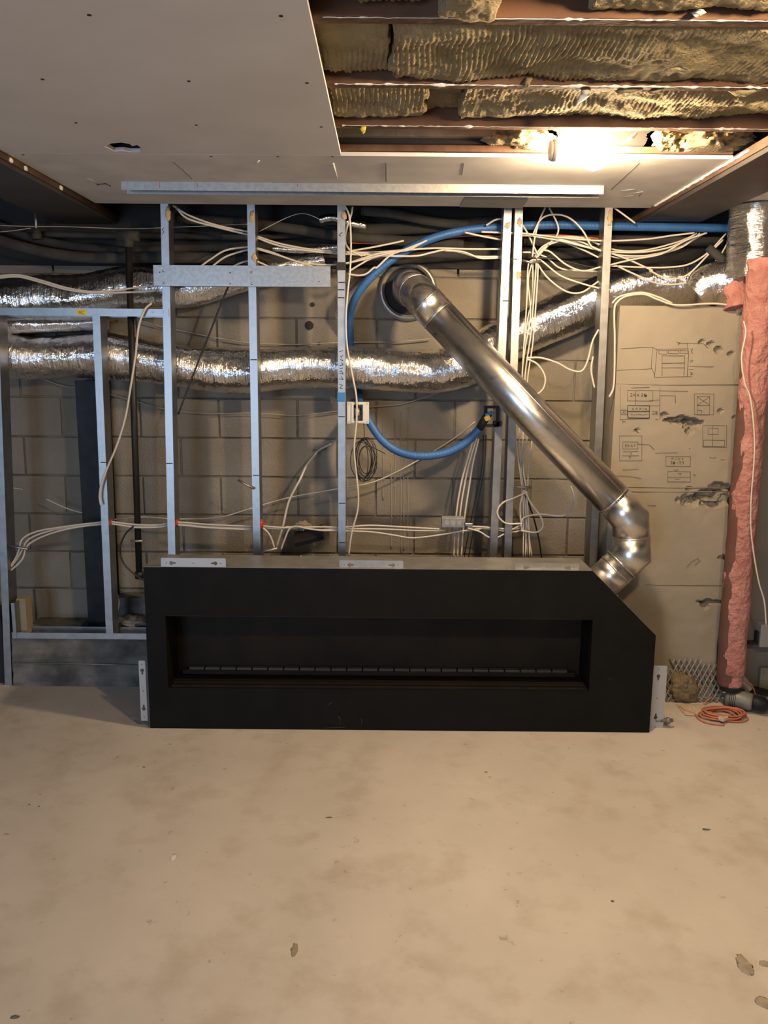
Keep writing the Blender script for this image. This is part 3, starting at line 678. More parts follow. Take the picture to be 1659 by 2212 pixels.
def bracket(px0, py0, px1, py1, horiz, keys, y, m='flange', lab=None, under=None):
    a, b = P(px0, py0, y), P(px1, py1, y)
    X0, X1, Z1, Z0 = a.x, b.x, a.z, b.z
    holes = []
    for (fu, fv, fl, rot) in keys:
        u, v = X0+(X1-X0)*fu, Z0+(Z1-Z0)*fv
        if rot: holes.append([(u+yy, v+xx) for xx, yy in keyhole(0, 0, .0085, fl)])
        else: holes.append(keyhole(u, v, .0085, fl))
    if horiz: holes += [circ(X0+(X1-X0)*f, (Z0+Z1)/2, .0025, 8) for f in (.08, .5, .92)]
    else: holes += [circ((X0+X1)/2, Z0+(Z1-Z0)*f, .0025, 8) for f in (.06, .5, .94)]
    bm = B(); plate(bm, [[(X0, Z0), (X1, Z0), (X1, Z1-.004), (X1-.004, Z1), (X0+.004, Z1), (X0, Z1-.004)]]+holes, lambda u, v: V((u, y, v)), (0, .0018, 0))
    obj('nailing_flange', bm, m, t)
bracket(347, 1205, 488, 1228, True, ((.16, .5, 1, 0), (.84, .5, -1, 0)), FD+.004, lab=1)
bracket(733, 1210, 871, 1231, True, ((.16, .5, 1, 0), (.84, .5, -1, 0)), FD+.030, 'galvdull')
bracket(1113, 1216, 1250, 1236, True, ((.16, .5, 1, 0), (.84, .5, -1, 0)), FD+.030, 'galvdull')
bracket(299, 1427, 319, 1557, False, ((.5, .84, -1, 1), (.5, .2, 1, 1)), FD+.012)
bracket(1406, 1438, 1432, 1578, False, ((.5, .84, -1, 1), (.5, .2, 1, 1)), FD+.05, 'flange')
for pts in ([(707, 1525), (712, 1520), (717, 1518)], [(731, 1547), (735, 1555), (733, 1565)], [(780, 1552), (782, 1560), (780, 1568)], [(700, 1573), (722, 1572), (745, 1571)]):
    bm = B(); tube(bm, [P(x, y, FD-.0004) for x, y in pts], .0011, 4); obj('scratch', bm, 'strip', t)
tt = thing('gas_fitting', 'small brass gas fitting at the lower right corner of the fireplace', 'gas fitting', P(1436, 1562, 3.52))
bm = B(); p = P(1430, 1556, 3.51); lathe(bm, [(.009, 0), (.009, .02), (.014, .021), (.014, .034), (.008, .035), (.008, .048)], p, (1, 0, 0), 6); obj('nut', bm, 'toolgrey', tt)
bm = B(); tube(bm, [p+V((-.03, 0, 0)), p], .007, 10); obj('tube', bm, 'toolgrey', tt)

# ------------------------------------------------------------------ concrete pier with pencil sketches
pxl, pxr = P(1326, 900, DP).x, P(1602, 760, DP).x
pzt = P(1460, 661, DP).z
dents = [(1470, 908, 26, 9, .045), (1497, 916, 22, 11, .05), (1488, 932, 10, 6, .03), (1436, 897, 9, 5, .02), (1492, 1082, 26, 14, .03), (1530, 1070, 30, 13, .055), (1560, 1052, 22, 12, .04), (1538, 1090, 24, 8, .03), (1562, 1080, 14, 14, .03),
         (1535, 1300, 28, 6, .03), (1522, 1308, 10, 8, .03), (1515, 738, 8, 4, .018), (1536, 742, 8, 4, .018), (1553, 755, 8, 6, .025), (1580, 764, 7, 4, .02), (1488, 1056, 6, 4, .015), (1556, 888, 6, 4, .014), (1376, 930, 6, 4, .012), (1565, 1205, 12, 5, .02), (1588, 902, 6, 4, .01)]
dw = []
for a, b, sx, sy, dp in dents:
    p = P(a, b, DP); k = DP/F*1.0; dw.append((p.x, p.z, sx*k, sy*k, dp))
bm = B(); nx, nz = 110, 300; G = []
for i in range(nx+1):
    col = []
    for k in range(nz+1):
        x = pxl+(pxr-pxl)*i/nx; z = pzt*k/nz
        y = DP+.004*N(x*3, z*3)+.0015*N(x*20, z*20)
        for ax_, az, sx, sz, dp in dw:
            q = ((x-ax_)/sx)**2+((z-az)/sz)**2
            if q < 4:
                q = math.sqrt(q)+.55*N(x*38, z*38, ax_*9)
                if q < 1.15: y += dp*min(1, (1.15-q)*2.2)*(1+.4*N(x*70, z*70))
        if i == nx: x += .006*N(z*9, 2)
        col.append(bm.verts.new((x, y, z)))
    G.append(col)
for i in range(nx):
    for k in range(nz):
        bm.faces.new((G[i][k], G[i+1][k], G[i+1][k+1], G[i][k+1]))
bd = [G[0][k] for k in range(nz+1)]+[G[i][nz] for i in range(1, nx+1)]+[G[nx][k] for k in range(nz-1, -1, -1)]
bb = [bm.verts.new((v.co.x, DW-.005, v.co.z)) for v in bd]
for k in range(len(bd)-1): bm.faces.new((bd[k], bd[k+1], bb[k+1], bb[k]))
bmesh.ops.recalc_face_normals(bm, faces=bm.faces)
pier = obj('concrete_pier', bm, 'pier', label='beige concrete pier with pencil sketches and broken patches', cat='pier')
def z5(l): return [[(1060+x/2.77, 430+y/2.77) for x, y in s] for s in l]
def z8(l): return [[(1060+x/2.77, 820+y/2.77) for x, y in s] for s in l]
def rc(a, b, c, d): return [[(a, b), (c, b+1), (c-1, d), (a+1, d-1), (a, b)]]
sk = z5([[(780, 895), (970, 885), (995, 905)], [(755, 1025), (965, 1015), (982, 1060)], [(990, 900), (1180, 895)], [(995, 905), (980, 1065)], [(1180, 895), (1185, 920), (1175, 1060)], [(980, 1065), (1205, 1062)], [(968, 890), (960, 1015)],
  [(1025, 938), (1160, 938)], [(1025, 938), (1025, 1060)], [(1160, 935), (1155, 1055)], [(1025, 983), (1160, 980)], [(1025, 1010), (1160, 1008)], [(1195, 895), (1210, 898), (1198, 910), (1210, 925)], [(1190, 970), (1210, 965), (1195, 980)], [(1185, 1000), (1210, 998)], [(1185, 1018), (1212, 1018)], [(1192, 1036), (1208, 1040), (1194, 1050), (1208, 1048)], [(1120, 862), (1270, 862), (1300, 890)], [(1112, 855), (1135, 860), (1120, 872)], [(1210, 1000), (1335, 1003)], [(1175, 860), (1180, 895)]]
  + rc(1005, 905, 1055, 928)+rc(1062, 905, 1125, 925)+rc(1132, 905, 1180, 923))
sk += z8(rc(818, 65, 970, 128)+rc(770, 335, 905, 485)+rc(790, 372, 880, 415)+rc(1048, 460, 1195, 520)+rc(1058, 550, 1195, 612)+rc(1218, 85, 1335, 210)+rc(1235, 100, 1310, 155)+rc(1235, 155, 1310, 212)+rc(1268, 275, 1412, 405)+rc(1300, 292, 1362, 328)+rc(1272, 362, 1400, 400)+rc(780, 182, 818, 210)+
  [[(1235, 102), (1310, 153)], [(1310, 102), (1235, 153)], [(1328, 275), (1328, 400)], [(775, 40), (775, 240), (945, 232)], [(1012, 45), (1012, 240)], [(970, 66), (1180, 70)], [(950, 156), (1015, 156)], [(950, 125), (1010, 122)], [(868, 68), (868, 150)], [(790, 432), (882, 430)], [(785, 455), (885, 455)], [(1058, 585), (1195, 583)], [(755, 575), (830, 578), (900, 592)], [(790, 540), (885, 535)], [(985, 440), (1120, 438)], [(880, 385), (950, 390), (980, 420)], [(840, 50), (950, 46)], [(1015, 95), (1105, 97), (1105, 140)],
   # figures
   [(835, 85), (845, 82), (846, 90), (836, 100), (848, 100)], [(858, 82), (853, 93), (866, 93)], [(864, 82), (864, 101)], [(875, 85), (888, 99)], [(888, 85), (875, 99)], [(900, 84), (910, 84), (902, 100), (912, 100)],
   [(968, 190), (976, 186), (979, 194), (968, 208), (981, 208)], [(990, 188), (985, 193), (998, 202), (992, 209), (985, 203), (998, 192), (990, 188)],
   [(845, 170), (855, 180)], [(855, 170), (845, 180)], [(864, 180), (874, 168), (880, 180)], [(888, 170), (900, 170), (890, 182)], [(912, 168), (912, 182)], [(922, 170), (935, 178), (922, 182)], [(835, 205), (860, 212), (885, 206), (910, 212), (940, 205)],
   [(790, 188), (800, 188), (792, 200), (802, 200)], [(805, 188), (810, 198), (805, 204)],
   [(802, 388), (812, 386), (804, 400), (814, 400)], [(820, 386), (817, 394), (828, 394)], [(826, 386), (826, 402)], [(842, 386), (838, 398), (848, 400), (846, 392)], [(855, 388), (865, 388), (858, 402)],
   [(835, 440), (845, 440), (838, 448)], [(825, 462), (838, 462), (828, 474)],
   [(1080, 470), (1092, 470), (1082, 478)], [(1100, 472), (1110, 478)], [(1120, 470), (1130, 474), (1122, 480)], [(1140, 470), (1152, 472), (1144, 482)],
   [(1076, 488), (1085, 490), (1078, 497), (1086, 504), (1076, 506)], [(1112, 497), (1122, 496)], [(1128, 490), (1138, 490), (1130, 505), (1140, 505)], [(1146, 490), (1154, 492), (1150, 498), (1147, 492)], [(1154, 492), (1154, 506)],
   [(1095, 537), (1105, 545), (1120, 535)], [(1120, 560), (1140, 562), (1128, 572)], [(1100, 592), (1118, 598), (1135, 592)], [(785, 245), (790, 255), (800, 250), (808, 255)], [(985, 235), (1000, 240)], [(1240, 182), (1262, 184), (1262, 200)], [(1310, 465), (1330, 470), (1345, 464)], [(1375, 480), (1400, 478)], [(1210, 570), (1220, 568), (1225, 578)],
   [(940, 750), (965, 755), (990, 755)], [(1175, 1120), (1200, 1090), (1240, 1070), (1250, 1085), (1220, 1110)]])
strokes(pier, 'pencil_sketch', sk, 'pencil', DP-.0025, .0008)
sb = z8(rc(820, 155, 950, 230)+[[(820, 191), (950, 190)], [(925, 84), (918, 92), (922, 101), (932, 100), (934, 93), (922, 93)], [(1096, 490), (1090, 497), (1096, 505), (1102, 497), (1096, 490)], [(860, 300), (868, 296), (872, 306), (885, 318)], [(1188, 410), (1192, 414)]])
strokes(pier, 'pencil_sketch', sb, 'ink', DP-.0025, .0014)
for l in ([(1330, 829), (1440, 831), (1595, 831)], [(1345, 1051), (1450, 1053), (1575, 1054)], [(1340, 1061), (1460, 1062), (1575, 1062)], [(1395, 1263), (1460, 1263), (1560, 1265)]):
    bm = B(); tube(bm, [P(x, y, DP-.001) for x, y in l], .0022, 5); obj('form_joint', bm, 'card', pier)
# concrete return wall to the right of the pier
bm = B(); box(bm, pxr+.03, 3.0, 3.98, 4.3, 0, 1.98, .004); strukt('wall_return', bm, 'wallgrey')

# expanded metal lath leaning at the pier foot
bm = B()
la, lb_ = P(1420, 1500, 3.80).x, P(1572, 1500, 3.80).x
rows, cols = 9, 13; lw = (lb_-la)/cols
def lp(x, v):   # v along sheet height
    return V((x, 3.80+.05*v+.01*N(x*6, v*4), .003+.20*v))
for r_ in range(rows):
    for c_ in range(cols):
        hmax = 1-.18*(c_/cols)-(.25 if c_ < 3 else 0)+.05*N(c_*.7, 1)
        v = r_/rows
        if v > hmax: continue
        x = la+lw*(c_+(.5 if r_ % 2 else 0)); dv = 1/rows
        for s in (-1, 1):
            a, b = lp(x, v), lp(x+s*lw*.5, v+dv)
            tube(bm, [a, b], .0042, 4, caps=False, smooth=False)
obj('metal_lath', bm, 'mesh', label='sheet of expanded metal lath leaning against the pier foot', cat='metal lath')
bm = B(); p = Pz(1478, 1520, 0); blob(bm, (0, 0, 0), .058, .035, .075, .35, 1.7, 4, 5)
bmesh.ops.transform(bm, matrix=Matrix.Translation(p+V((.0, .02, .07)))@Matrix.Rotation(math.radians(-28), 4, 'Y'), verts=bm.verts)
for v in bm.verts: v.co.z = max(v.co.z, .001); v.co.z += 0
obj('wool_chunk', bm, 'wooldark', label='brown wool chunk lying on the floor by the metal lath', cat='insulation')

# ------------------------------------------------------------------ pink insulated pipe and foil sleeve
DK = 3.74
t = thing('insulated_riser', 'vertical pipe wrapped in pink fibreglass beside the concrete pier', 'insulated pipe', Pz(1580, 1480, 0)*1)
pk = [P(1578, 1478, DK), P(1586, 1350, DK), P(1598, 1200, DK), P(1612, 1030, DK), P(1627, 850, DK), P(1641, 720, DK), P(1650, 640, DK), P(1655, 560, DK)]
def prf(tt, th, p): return (.062+.018*max(0, tt-.62)*3)*(1+.10*N(p.z*7, math.cos(th)*1.3, math.sin(th)*1.3)+.05*N(p.z*22, math.cos(th)*3, math.sin(th)*3)-(.12 if tt < .03 else 0))
bm = B(); tube(bm, resample(smooth_path(pk, 10), .008), .06, 36, rf=prf); obj('pink_wrap', bm, 'pink', t)
sl = [(1630, 600, 3.83), (1632, 560, 3.83), (1632, 520, 3.83), (1634, 480, 3.83), (1635, 445, 3.83)]
foil(sl, .118, None, 41, name='foil_sleeve', parent=t)
bm = B(); tube(bm, resample(smooth_path([p_+V((-.019, -.003, 0)) for p_ in pk[:-2]], 10), .01), .047, 24, rf=lambda tt, th, p: .047*(1+.06*N(p.z*12, math.cos(th), math.sin(th)))); obj('side_strip', bm, 'redbrown', t, label='dark reddish brown strip along the left side')  # dark reddish brown tube, offset so it covers the left side
bm = B(); b0 = P(1578, 1488, DK); tube(bm, [b0, P(1578, 1472, DK)], .05, 20); obj('pipe_end', bm, 'dark', t)
bm = B(); tube(bm, resample(smooth_path([P(1600, 668, 3.84), P(1598, 640, 3.855), P(1580, 615, 3.88)], 8), .008), .07, 30, rf=lambda tt, th, p: .07*(1+.12*N(p.z*9, math.cos(th), math.sin(th)))*(1-.3*tt)); obj('pink_lining', bm, 'pink', t)

# ------------------------------------------------------------------ things at the right floor edge
t = thing('outlet_box', 'grey electrical box on the wall at the right photo edge', 'electrical box', P(1650, 1395, 3.95))
a, b = P(1640, 1346, 3.94), P(1690, 1396, 3.94)
bm = B(); box(bm, a.x, b.x, 3.915, 3.98, b.z, a.z, .006); obj('box', bm, 'greypl', t)
a = P(1631, 1390, 3.93); bm = B(); box(bm, a.x-.03, a.x+.02, 3.93, 3.96, a.z-.008, a.z+.008, .002); box(bm, a.x+.005, a.x+.022, 3.93, 3.96, a.z, a.z+.06, .002); obj('bracket', bm, 'ink', t)
bm = B(); a, b = P(1640, 1440, 3.97), P(1700, 1500, 3.97); box(bm, a.x, b.x, 3.95, 3.979, 0.0, a.z, .003); obj('plywood_offcut', bm, 'toolgrey', label='dark grey offcut board standing behind the drill', cat='board')

# corded drill on its side
O = Pz(1600, 1535, 0)
t = thing('power_drill', 'grey corded power drill lying on its side on the floor', 'drill', O)
ax = V((.86, .16, -.02)).normalized()
p0 = Pz(1575, 1530, 0)+V((0, 0, .055))
ax = (Pz(1652, 1545, 0)+V((0, 0, .05))-p0).normalized()
bm = B(); lathe(bm, [(.02, -.02), (.036, -.015), (.041, 0), (.043, .05), (.04, .09), (.034, .1)], p0, ax, 24); obj('motor_housing', bm, 'toolgrey', t)
bm = B(); lathe(bm, [(.034, .098), (.036, .105), (.036, .15), (.026, .165), (.02, .17)], p0, ax, 24); obj('gear_case', bm, 'column', t)
bm = B(); lathe(bm, [(.016, .168), (.021, .175), (.021, .205), (.012, .225), (.006, .235)], p0, ax, 16); obj('chuck', bm, 'toolsilver', t)
hd_ = V((.35, .9, .12)).normalized()
bm = B(); hp = p0+ax*.03; tube(bm, [hp, hp+hd_*.05, hp+hd_*.11+V((-.01, 0, 0)), hp+hd_*.15+V((-.015, 0, 0))], .02, 14, rf=lambda tt, th, p: .021*(1+.15*math.cos(th))*(1-.15*math.sin(tt*3))); obj('handle', bm, 'column', t)
bm = B(); box(bm, -.012, .012, -.006, .006, -.02, .02, .003, Matrix.Translation(hp+hd_*.055+V((.025, 0, 0)))@Matrix.Rotation(.4, 4, 'Z')); obj('trigger', bm, 'ink', t)
for k in range(4):
    bm = B(); q_ = p0+ax*(.002+k*.008); tube(bm, [q_-ax*.0015, q_+ax*.0015], .0425, 20); obj('vent_rib', bm, 'ink', t)
t = thing('side_handle', 'silver grey tool attachment with round knob behind the drill', 'tool part', Pz(1612, 1515, 0))
p1 = Pz(1610, 1512, 0)+V((0, .04, .075))
bm = B(); lathe(bm, [(.012, -.04), (.026, -.036), (.027, 0), (.024, .012), (.024, .04), (.014, .05)], p1, (.45, -.3, -.55), 20); obj('knob', bm, 'toolsilver', t)
bm = B(); tube(bm, [p1+V((.02, 0, -.03)), p1+V((.06, -.01, -.035)), p1+V((.12, -.01, -.05))], .018, 12); obj('grip', bm, 'column', t)
# coiled cord
random.seed(3); pts = []
c = Pz(1560, 1548, 0)
for k in range(110):
    a = k*2*math.pi/14; rr = 1+.22*math.sin(k*.61)
    pts.append(c+V((.085*rr*math.cos(a)+.02*math.sin(k*.2), .055*rr*math.sin(a)+.012*math.cos(k*.33), .005+.00022*k+.003*math.sin(k*.9))))
lead = [Pz(1602, 1535, 0)+V((0, .05, .02)), Pz(1600, 1480, 0)+V((0, -.02, .01))]
bm = B(); tube(bm, smooth_path(pts, 4), .0042, 6); obj('extension_cord', bm, 'cord', label='orange-red power cord coiled loosely on the floor by the drill', cat='cord')
bm = B(); tube(bm, smooth_path([Pz(x, y, .006) for x, y in ((1468, 1526), (1480, 1535), (1500, 1542), (1512, 1555), (1535, 1563), (1565, 1566))], 6), .0038, 6); obj('extension_cord', bm, 'cord', label='stray cord end running toward the fireplace corner', cat='cord')
bm = B(); tube(bm, smooth_path([Pz(1520, 1520, .01), Pz(1545, 1500, .03), Pz(1572, 1478, .05), Pz(1600, 1470, .09), Pz(1622, 1478, .08), Pz(1632, 1500, .05)], 6), .0035, 6); obj('arched_cord', bm, 'cord', label='thin cord arching over behind the drill', cat='cord')
bm = B(); box(bm, -.022, .022, -.014, .014, 0, .02, .005, Matrix.Translation(Pz(1562, 1556, 0.012))@Matrix.Rotation(.6, 4, 'Z')); obj('cord_plug', bm, 'plastic', label='pale plug lying on the coiled cord', cat='plug')
bm = B(); q_ = Pz(1500, 1535, 0); n_ = 16; G = [[bm.verts.new((q_.x+(i/n_-.5)*.13, q_.y+(k/n_-.5)*.13, .004+.016*abs(N(i*.5, k*.5))*(1-abs(i/n_*2-1)**3)*(1-abs(k/n_*2-1)**3))) for k in range(n_+1)] for i in range(n_+1)]
for i in range(n_):
    for k in range(n_): f = bm.faces.new((G[i][k], G[i+1][k], G[i+1][k+1], G[i][k+1])); f.smooth = True
obj('plastic_bag', bm, 'plastic', label='small crumpled plastic bag on the floor by the wool chunk', cat='bag')
# floor flaws and crumbs
fl = bpy.data.objects['floor']
for x, y, sx, sy, m_ in ((636, 2052, .010, .022, 'card'), (1608, 2085, .018, .04, 'flaw'), (1652, 2082, .014, .014, 'flaw'), (1650, 2165, .018, .02, 'flaw'), (1525, 1792, .014, .007, 'curb'), (63, 1738, .004, .004, 'curb'), (84, 1742, .004, .004, 'curb'), (32, 2197, .012, .006, 'curb'), (710, 1766, .012, .004, 'curb'), (311, 1657, .006, .004, 'curb'), (1050, 1668, .006, .006, 'card'), (1323, 1947, .005, .005, 'curb'), (374, 1852, .010, .018, 'drywall')):
    p = Pz(x, y, 0); bm = B(); blob(bm, (p.x, p.y, .0004), sx, sy, .0012, .4, 1.5, x, 3); obj('floor_flaw', bm, m_, fl)

# ------------------------------------------------------------------ left lower bits
bm = B(); a, b = P(23, 1303, DS-.01), P(35, 1375, DS-.01)
sweep(bm, thin([(0, .05), (0, 0), (b.x-a.x, 0), (b.x-a.x, .05)], .0013), lambda u, v: V((a.x+u, DS-.006+v, .25)), lambda u, v: V((a.x+u, DS-.006+v, a.z)))
obj('stud_offcut', bm, 'galv', label='short galvanised offcut standing beside the leftmost stud', cat='metal offcut')
bm = B(); a, b = P(37, 1292, 4.0), P(62, 1370, 4.0); box(bm, a.x, b.x, 3.985, 4.06, .25, a.z, .002); obj('cardboard_box', bm, 'card', label='tall brown cardboard box on the curb by the leftmost stud', cat='box')
bm = B(); a = P(-40, 1335, 3.97); box(bm, a.x-.1, P(9, 1420, 3.97).x, 3.97, 4.2, 0, a.z, .004); obj('dark_crate', bm, 'ink', label='dark crate cut off by the left photo edge', cat='crate')
bm = B(); p = P(285, 1362, 4.12)
pl = [V((p.x-.06+i*.017, 4.12, .25)) for i in range(8)]
blob(bm, (p.x, 4.13, .275), .075, .06, .03, .5, 2.2, 5, 4)
for v in bm.verts: v.co.z = max(v.co.z, .2495)
obj('mortar_rubble', bm, 'pier', label='heap of pale mortar rubble on the curb behind the studs', cat='rubble')
bm = B(); a, b = P(250, 1290, 4.2), P(318, 1330, 4.2); box(bm, a.x, b.x+.05, 4.19, 4.29, .25, a.z, .004); obj('foundation_block', bm, 'curb', label='grey block standing on the curb beside the black pipe end', cat='block')

# ------------------------------------------------------------------ electrical boxes
t = thing('electrical_box', 'white square plastic electrical box fixed beside the middle stud', 'electrical box', P(772, 914, 3.95))
a, b = P(750, 868, 3.95), P(797, 915, 3.95)
bx = lambda f: a.x+(b.x-a.x)*f
bz = lambda f: b.z+(a.z-b.z)*f
bm = B(); plate(bm, [[(bx(0), bz(0)), (bx(1), bz(0)), (bx(1), bz(1)), (bx(0), bz(1))], [(bx(.26), bz(.1)), (bx(.76), bz(.1)), (bx(.76), bz(.92)), (bx(.26), bz(.92))]], lambda u, v: V((u, 3.945, v)), (0, .004, 0)); obj('cover_ring', bm, 'white', t)
bm = B(); plate(bm, [[(bx(.2), bz(.04)), (bx(.82), bz(.04)), (bx(.82), bz(.97)), (bx(.2), bz(.97))], [(bx(.3), bz(.13)), (bx(.72), bz(.13)), (bx(.72), bz(.88)), (bx(.3), bz(.88))]], lambda u, v: V((u, 3.939, v)), (0, .006, 0)); obj('raised_rim', bm, 'white', t)
bm = B(); plate(bm, [[(bx(.05), bz(.02)), (bx(.95), bz(.02)), (bx(.95), bz(.98)), (bx(.05), bz(.98))], [(bx(.08), bz(.05)), (bx(.92), bz(.05)), (bx(.92), bz(.95)), (bx(.08), bz(.95))]], lambda u, v: V((u, 3.95, v)), (0, .05, 0)); obj('box_body', bm, 'greypl', t)
bm = B(); box(bm, bx(.05), bx(.95), 4.0, 4.003, bz(.02), bz(.98)); obj('box_back', bm, 'greypl', t)
bm = B(); p = P(771, 890, 3.975); blob(bm, p, .016, .012, .02, .4, 2, 3, 3); obj('wire_nut', bm, 'white', t)
for x, y in ((754, 872), (793, 872), (754, 911), (793, 911)):
    bm = B(); p = P(x, y, 3.944); tube(bm, [p, p-V((0, .002, 0))], .003, 8); obj('screw', bm, 'galvdull', t)
t = thing('junction_box', 'grey metal junction box lying on the horizontal white cables', 'junction box', P(978, 1142, 3.98))
a, b = P(955, 1118, 3.96), P(1002, 1138, 3.96)
bm = B(); box(bm, a.x, b.x, 3.95, 4.01, b.z, a.z, .002); obj('box', bm, 'greypl', t)
bm = B(); box(bm, a.x-.001, b.x+.001, 3.946, 3.95, b.z-.001, a.z+.001, .001); obj('lid', bm, 'galv2', t)
for f in (.22, .5, .78): bm = B(); p = V((a.x+(b.x-a.x)*f, 3.9465, (a.z+b.z)/2)); tube(bm, [p, p-V((0, .001, 0))], .011, 14); obj('knockout', bm, 'greypl', t)
bm = B(); p = P(1012, 1132, 3.98); box(bm, p.x-.02, p.x+.02, 3.96, 3.99, p.z-.008, p.z+.008, .003); obj('connector', bm, 'galv2', t)
# black brackets and connectors by the stud pair
t = thing('conduit_box', 'black conduit connector box at the right end of the blue hose', 'electrical box', P(1060, 925, 3.93))
a, b = P(1046, 876, 3.93), P(1076, 922, 3.93)
bm = B(); plate(bm, [[(a.x, b.z), (b.x, b.z), (b.x, a.z), (a.x, a.z)], [(a.x+.012, b.z+.012), (b.x-.012, b.z+.012), (b.x-.012, a.z-.012), (a.x+.012, a.z-.012)]], lambda u, v: V((u, 3.90, v)), (0, .035, 0)); obj('frame', bm, 'ink', t)
bm = B(); p = P(1052, 903, 3.89); tube(bm, [P(1036, 925, 3.92), P(1046, 908, 3.90), P(1056, 892, 3.90)], .019, 14); obj('coupling', bm, 'ink', t)
bm = B(); box(bm, -.014, .014, -.008, .008, -.012, .012, .003, Matrix.Translation(P(1053, 903, 3.875))@Matrix.Rotation(-.5, 4, 'Y')); obj('tag', bm, 'yellow', t, label='yellow tag')
bm = B(); box(bm, -.018, .018, -.008, .008, -.008, .008, .003, Matrix.Translation(P(1056, 894, 3.878))@Matrix.Rotation(-.5, 4, 'Y')); obj('sleeve', bm, 'bluetape', t, label='blue tape')
a = P(1078, 915, 3.93); bm = B(); box(bm, a.x-.03, a.x+.008, 3.90, 3.935, a.z-.012, a.z+.012, .002); obj('clip', bm, 'ink', t)
# tilted black box behind the cables
t = thing('device_box', 'black open device box tilted behind the cables above the fireplace', 'electrical box', P(665, 1170, 4.1))
mx = Matrix.Translation(P(667, 1155, 4.12))@Matrix.Rotation(math.radians(-15), 4, 'Y')@Matrix.Rotation(math.radians(25), 4, 'X')
bm = B(); box(bm, -.075, .075, -.05, .05, -.02, .008, .003, mx); obj('box', bm, 'ink', t)
bm = B(); blob(bm, P(655, 1135, 4.12), .04, .03, .022, .45, 2, 8, 4); obj('paper_wad', bm, 'card', t)

# red grommets
for st, x, y, lb in ((s0, 19, 1233, ''), (s1, 238, 1128, ''), (s2, 381, 1129, ''), (s3, 565, 1132, '')):
    p = P(x, y, 3.985); bm = B(); lathe(bm, [(.014, -.006), (.027, -.005), (.027, .003), (.016, .004), (.016, .010), (.012, .010)], p, (1, 0, 0), 14); obj('grommet', bm, 'red', st, label='red plastic grommet')
# straps
def strap(pts, label, d=3.93, r=.006):
    bm = B(); tube(bm, [P(x, y, d) for x, y in pts], r, 8, rf=lambda tt, th, p: r*(1+.3*math.cos(2*th))); obj('cable_strap', bm, 'galv2', label=label, cat='cable strap', group='small metal cable straps')
strap([(514, 1036), (530, 1046), (549, 1056)], 'small bent metal strap on the stud left of the middle stud', 3.925)
strap([(18, 1178), (40, 1182), (61, 1187)], 'metal strap holding the cable bundle at far left', 3.95, .008)
strap([(1110, 1051), (1128, 1052), (1147, 1053)], 'metal strap across the cable riser by the flue pipe', 3.92, .007)
strap([(565, 1193), (580, 1188), (600, 1184)], 'metal strap lying on top of the fireplace by a stud', 3.70, .008)
strap([(676, 972), (690, 976), (704, 969)], 'metal clip at the upper end of the slanting cable', 4.29, .006)
strap([(1128, 562), (1145, 567), (1168, 564)], 'metal strap gathering the riser cables below the ceiling', 3.95, .008)

# ------------------------------------------------------------------ blue hoses
BG = 'blue corrugated conduit hoses'
def hose(pts, label):
    pp = resample(smooth_path([P(*p) for p in pts], 12), .0045)
    L = .0045*len(pp)
    bm = B(); tube(bm, pp, .02, 16, rf=lambda tt, th, p: .0195+.0005*math.sin(2*math.pi*tt*L/.018)); obj('conduit_hose', bm, 'blue', label=label, cat='hose', group=BG)
hose([(1580, 493, 4.08), (1450, 491, 4.08), (1320, 489, 4.08), (1200, 486, 4.08), (1090, 490, 4.08), (1010, 497, 4.08), (940, 513, 4.08), (880, 540, 4.08), (830, 573, 4.08), (790, 612, 4.09), (765, 650, 4.12), (755, 690, 4.2), (757, 740, 4.277), (764, 800, 4.277), (773, 845, 4.26), (778, 872, 4.15), (780, 880, 4.03)], 'long blue hose arching from the right duct down to the white box')
hose([(790, 893, 3.985), (800, 915, 3.97), (825, 950, 3.95), (860, 975, 3.94), (905, 985, 3.93), (960, 979, 3.93), (1005, 957, 3.93), (1035, 927, 3.92)], 'short blue hose sagging between the white box and black connector')

# ------------------------------------------------------------------ cables
def cable(pts, label, d=3.985, r=.0046, m='cable', group=None, cat='cable', name='white_cable', n=8):
    pts = [p if len(p) == 3 else (*p, d) for p in pts]
    pp = smooth_path([P(*p) for p in pts], n); bm = B(); tube(bm, pp, r, 7, rf=None)
    return obj(name, bm, m, label=label, cat=cat, group=group)
g = 'white cables across the upper left duct'
cable([(-20, 599), (0, 596), (40, 594), (90, 606), (150, 623), (210, 630), (290, 622), (335, 615)], 'upper of two white cables draped across the upper left duct', group=g)
cable([(-20, 601), (0, 600), (40, 598), (85, 609), (145, 626), (205, 633), (290, 631), (335, 628)], 'lower of two white cables draped across the upper left duct', group=g)
g = 'white cables between second and third stud'
cable([(372, 443), (410, 466), (470, 487), (548, 503)], 'upper white cable sloping right from the second stud top', 4.0, group=g)
cable([(378, 445), (405, 472), (470, 491), (548, 510)], 'lower white cable sloping right from the second stud top', 4.0, group=g)
cable([(430, 578), (455, 560), (490, 540), (548, 532)], 'white cable rising behind the front track, topmost', 4.0, group=g)
cable([(455, 578), (485, 556), (515, 545), (548, 537)], 'white cable rising behind the front track, middle', 4.0, group=g)
cable([(500, 578), (515, 570), (530, 565), (548, 562)], 'short white cable end above the front track', 4.0, group=g)
g = 'white cables between third and middle stud'
cable([(548, 508), (600, 525), (660, 537), (720, 543), (800, 546), (830, 544)], 'topmost white cable entering from the third stud', 4.03, group=g)
cable([(548, 511), (600, 530), (660, 541), (720, 547), (790, 551)], 'second white cable entering from the third stud', 4.02, group=g)
cable([(548, 534), (590, 546), (640, 565), (700, 572), (745, 569), (800, 557), (840, 547)], 'white cable dipping toward the black tape on the middle stud', 4.01, group=g)
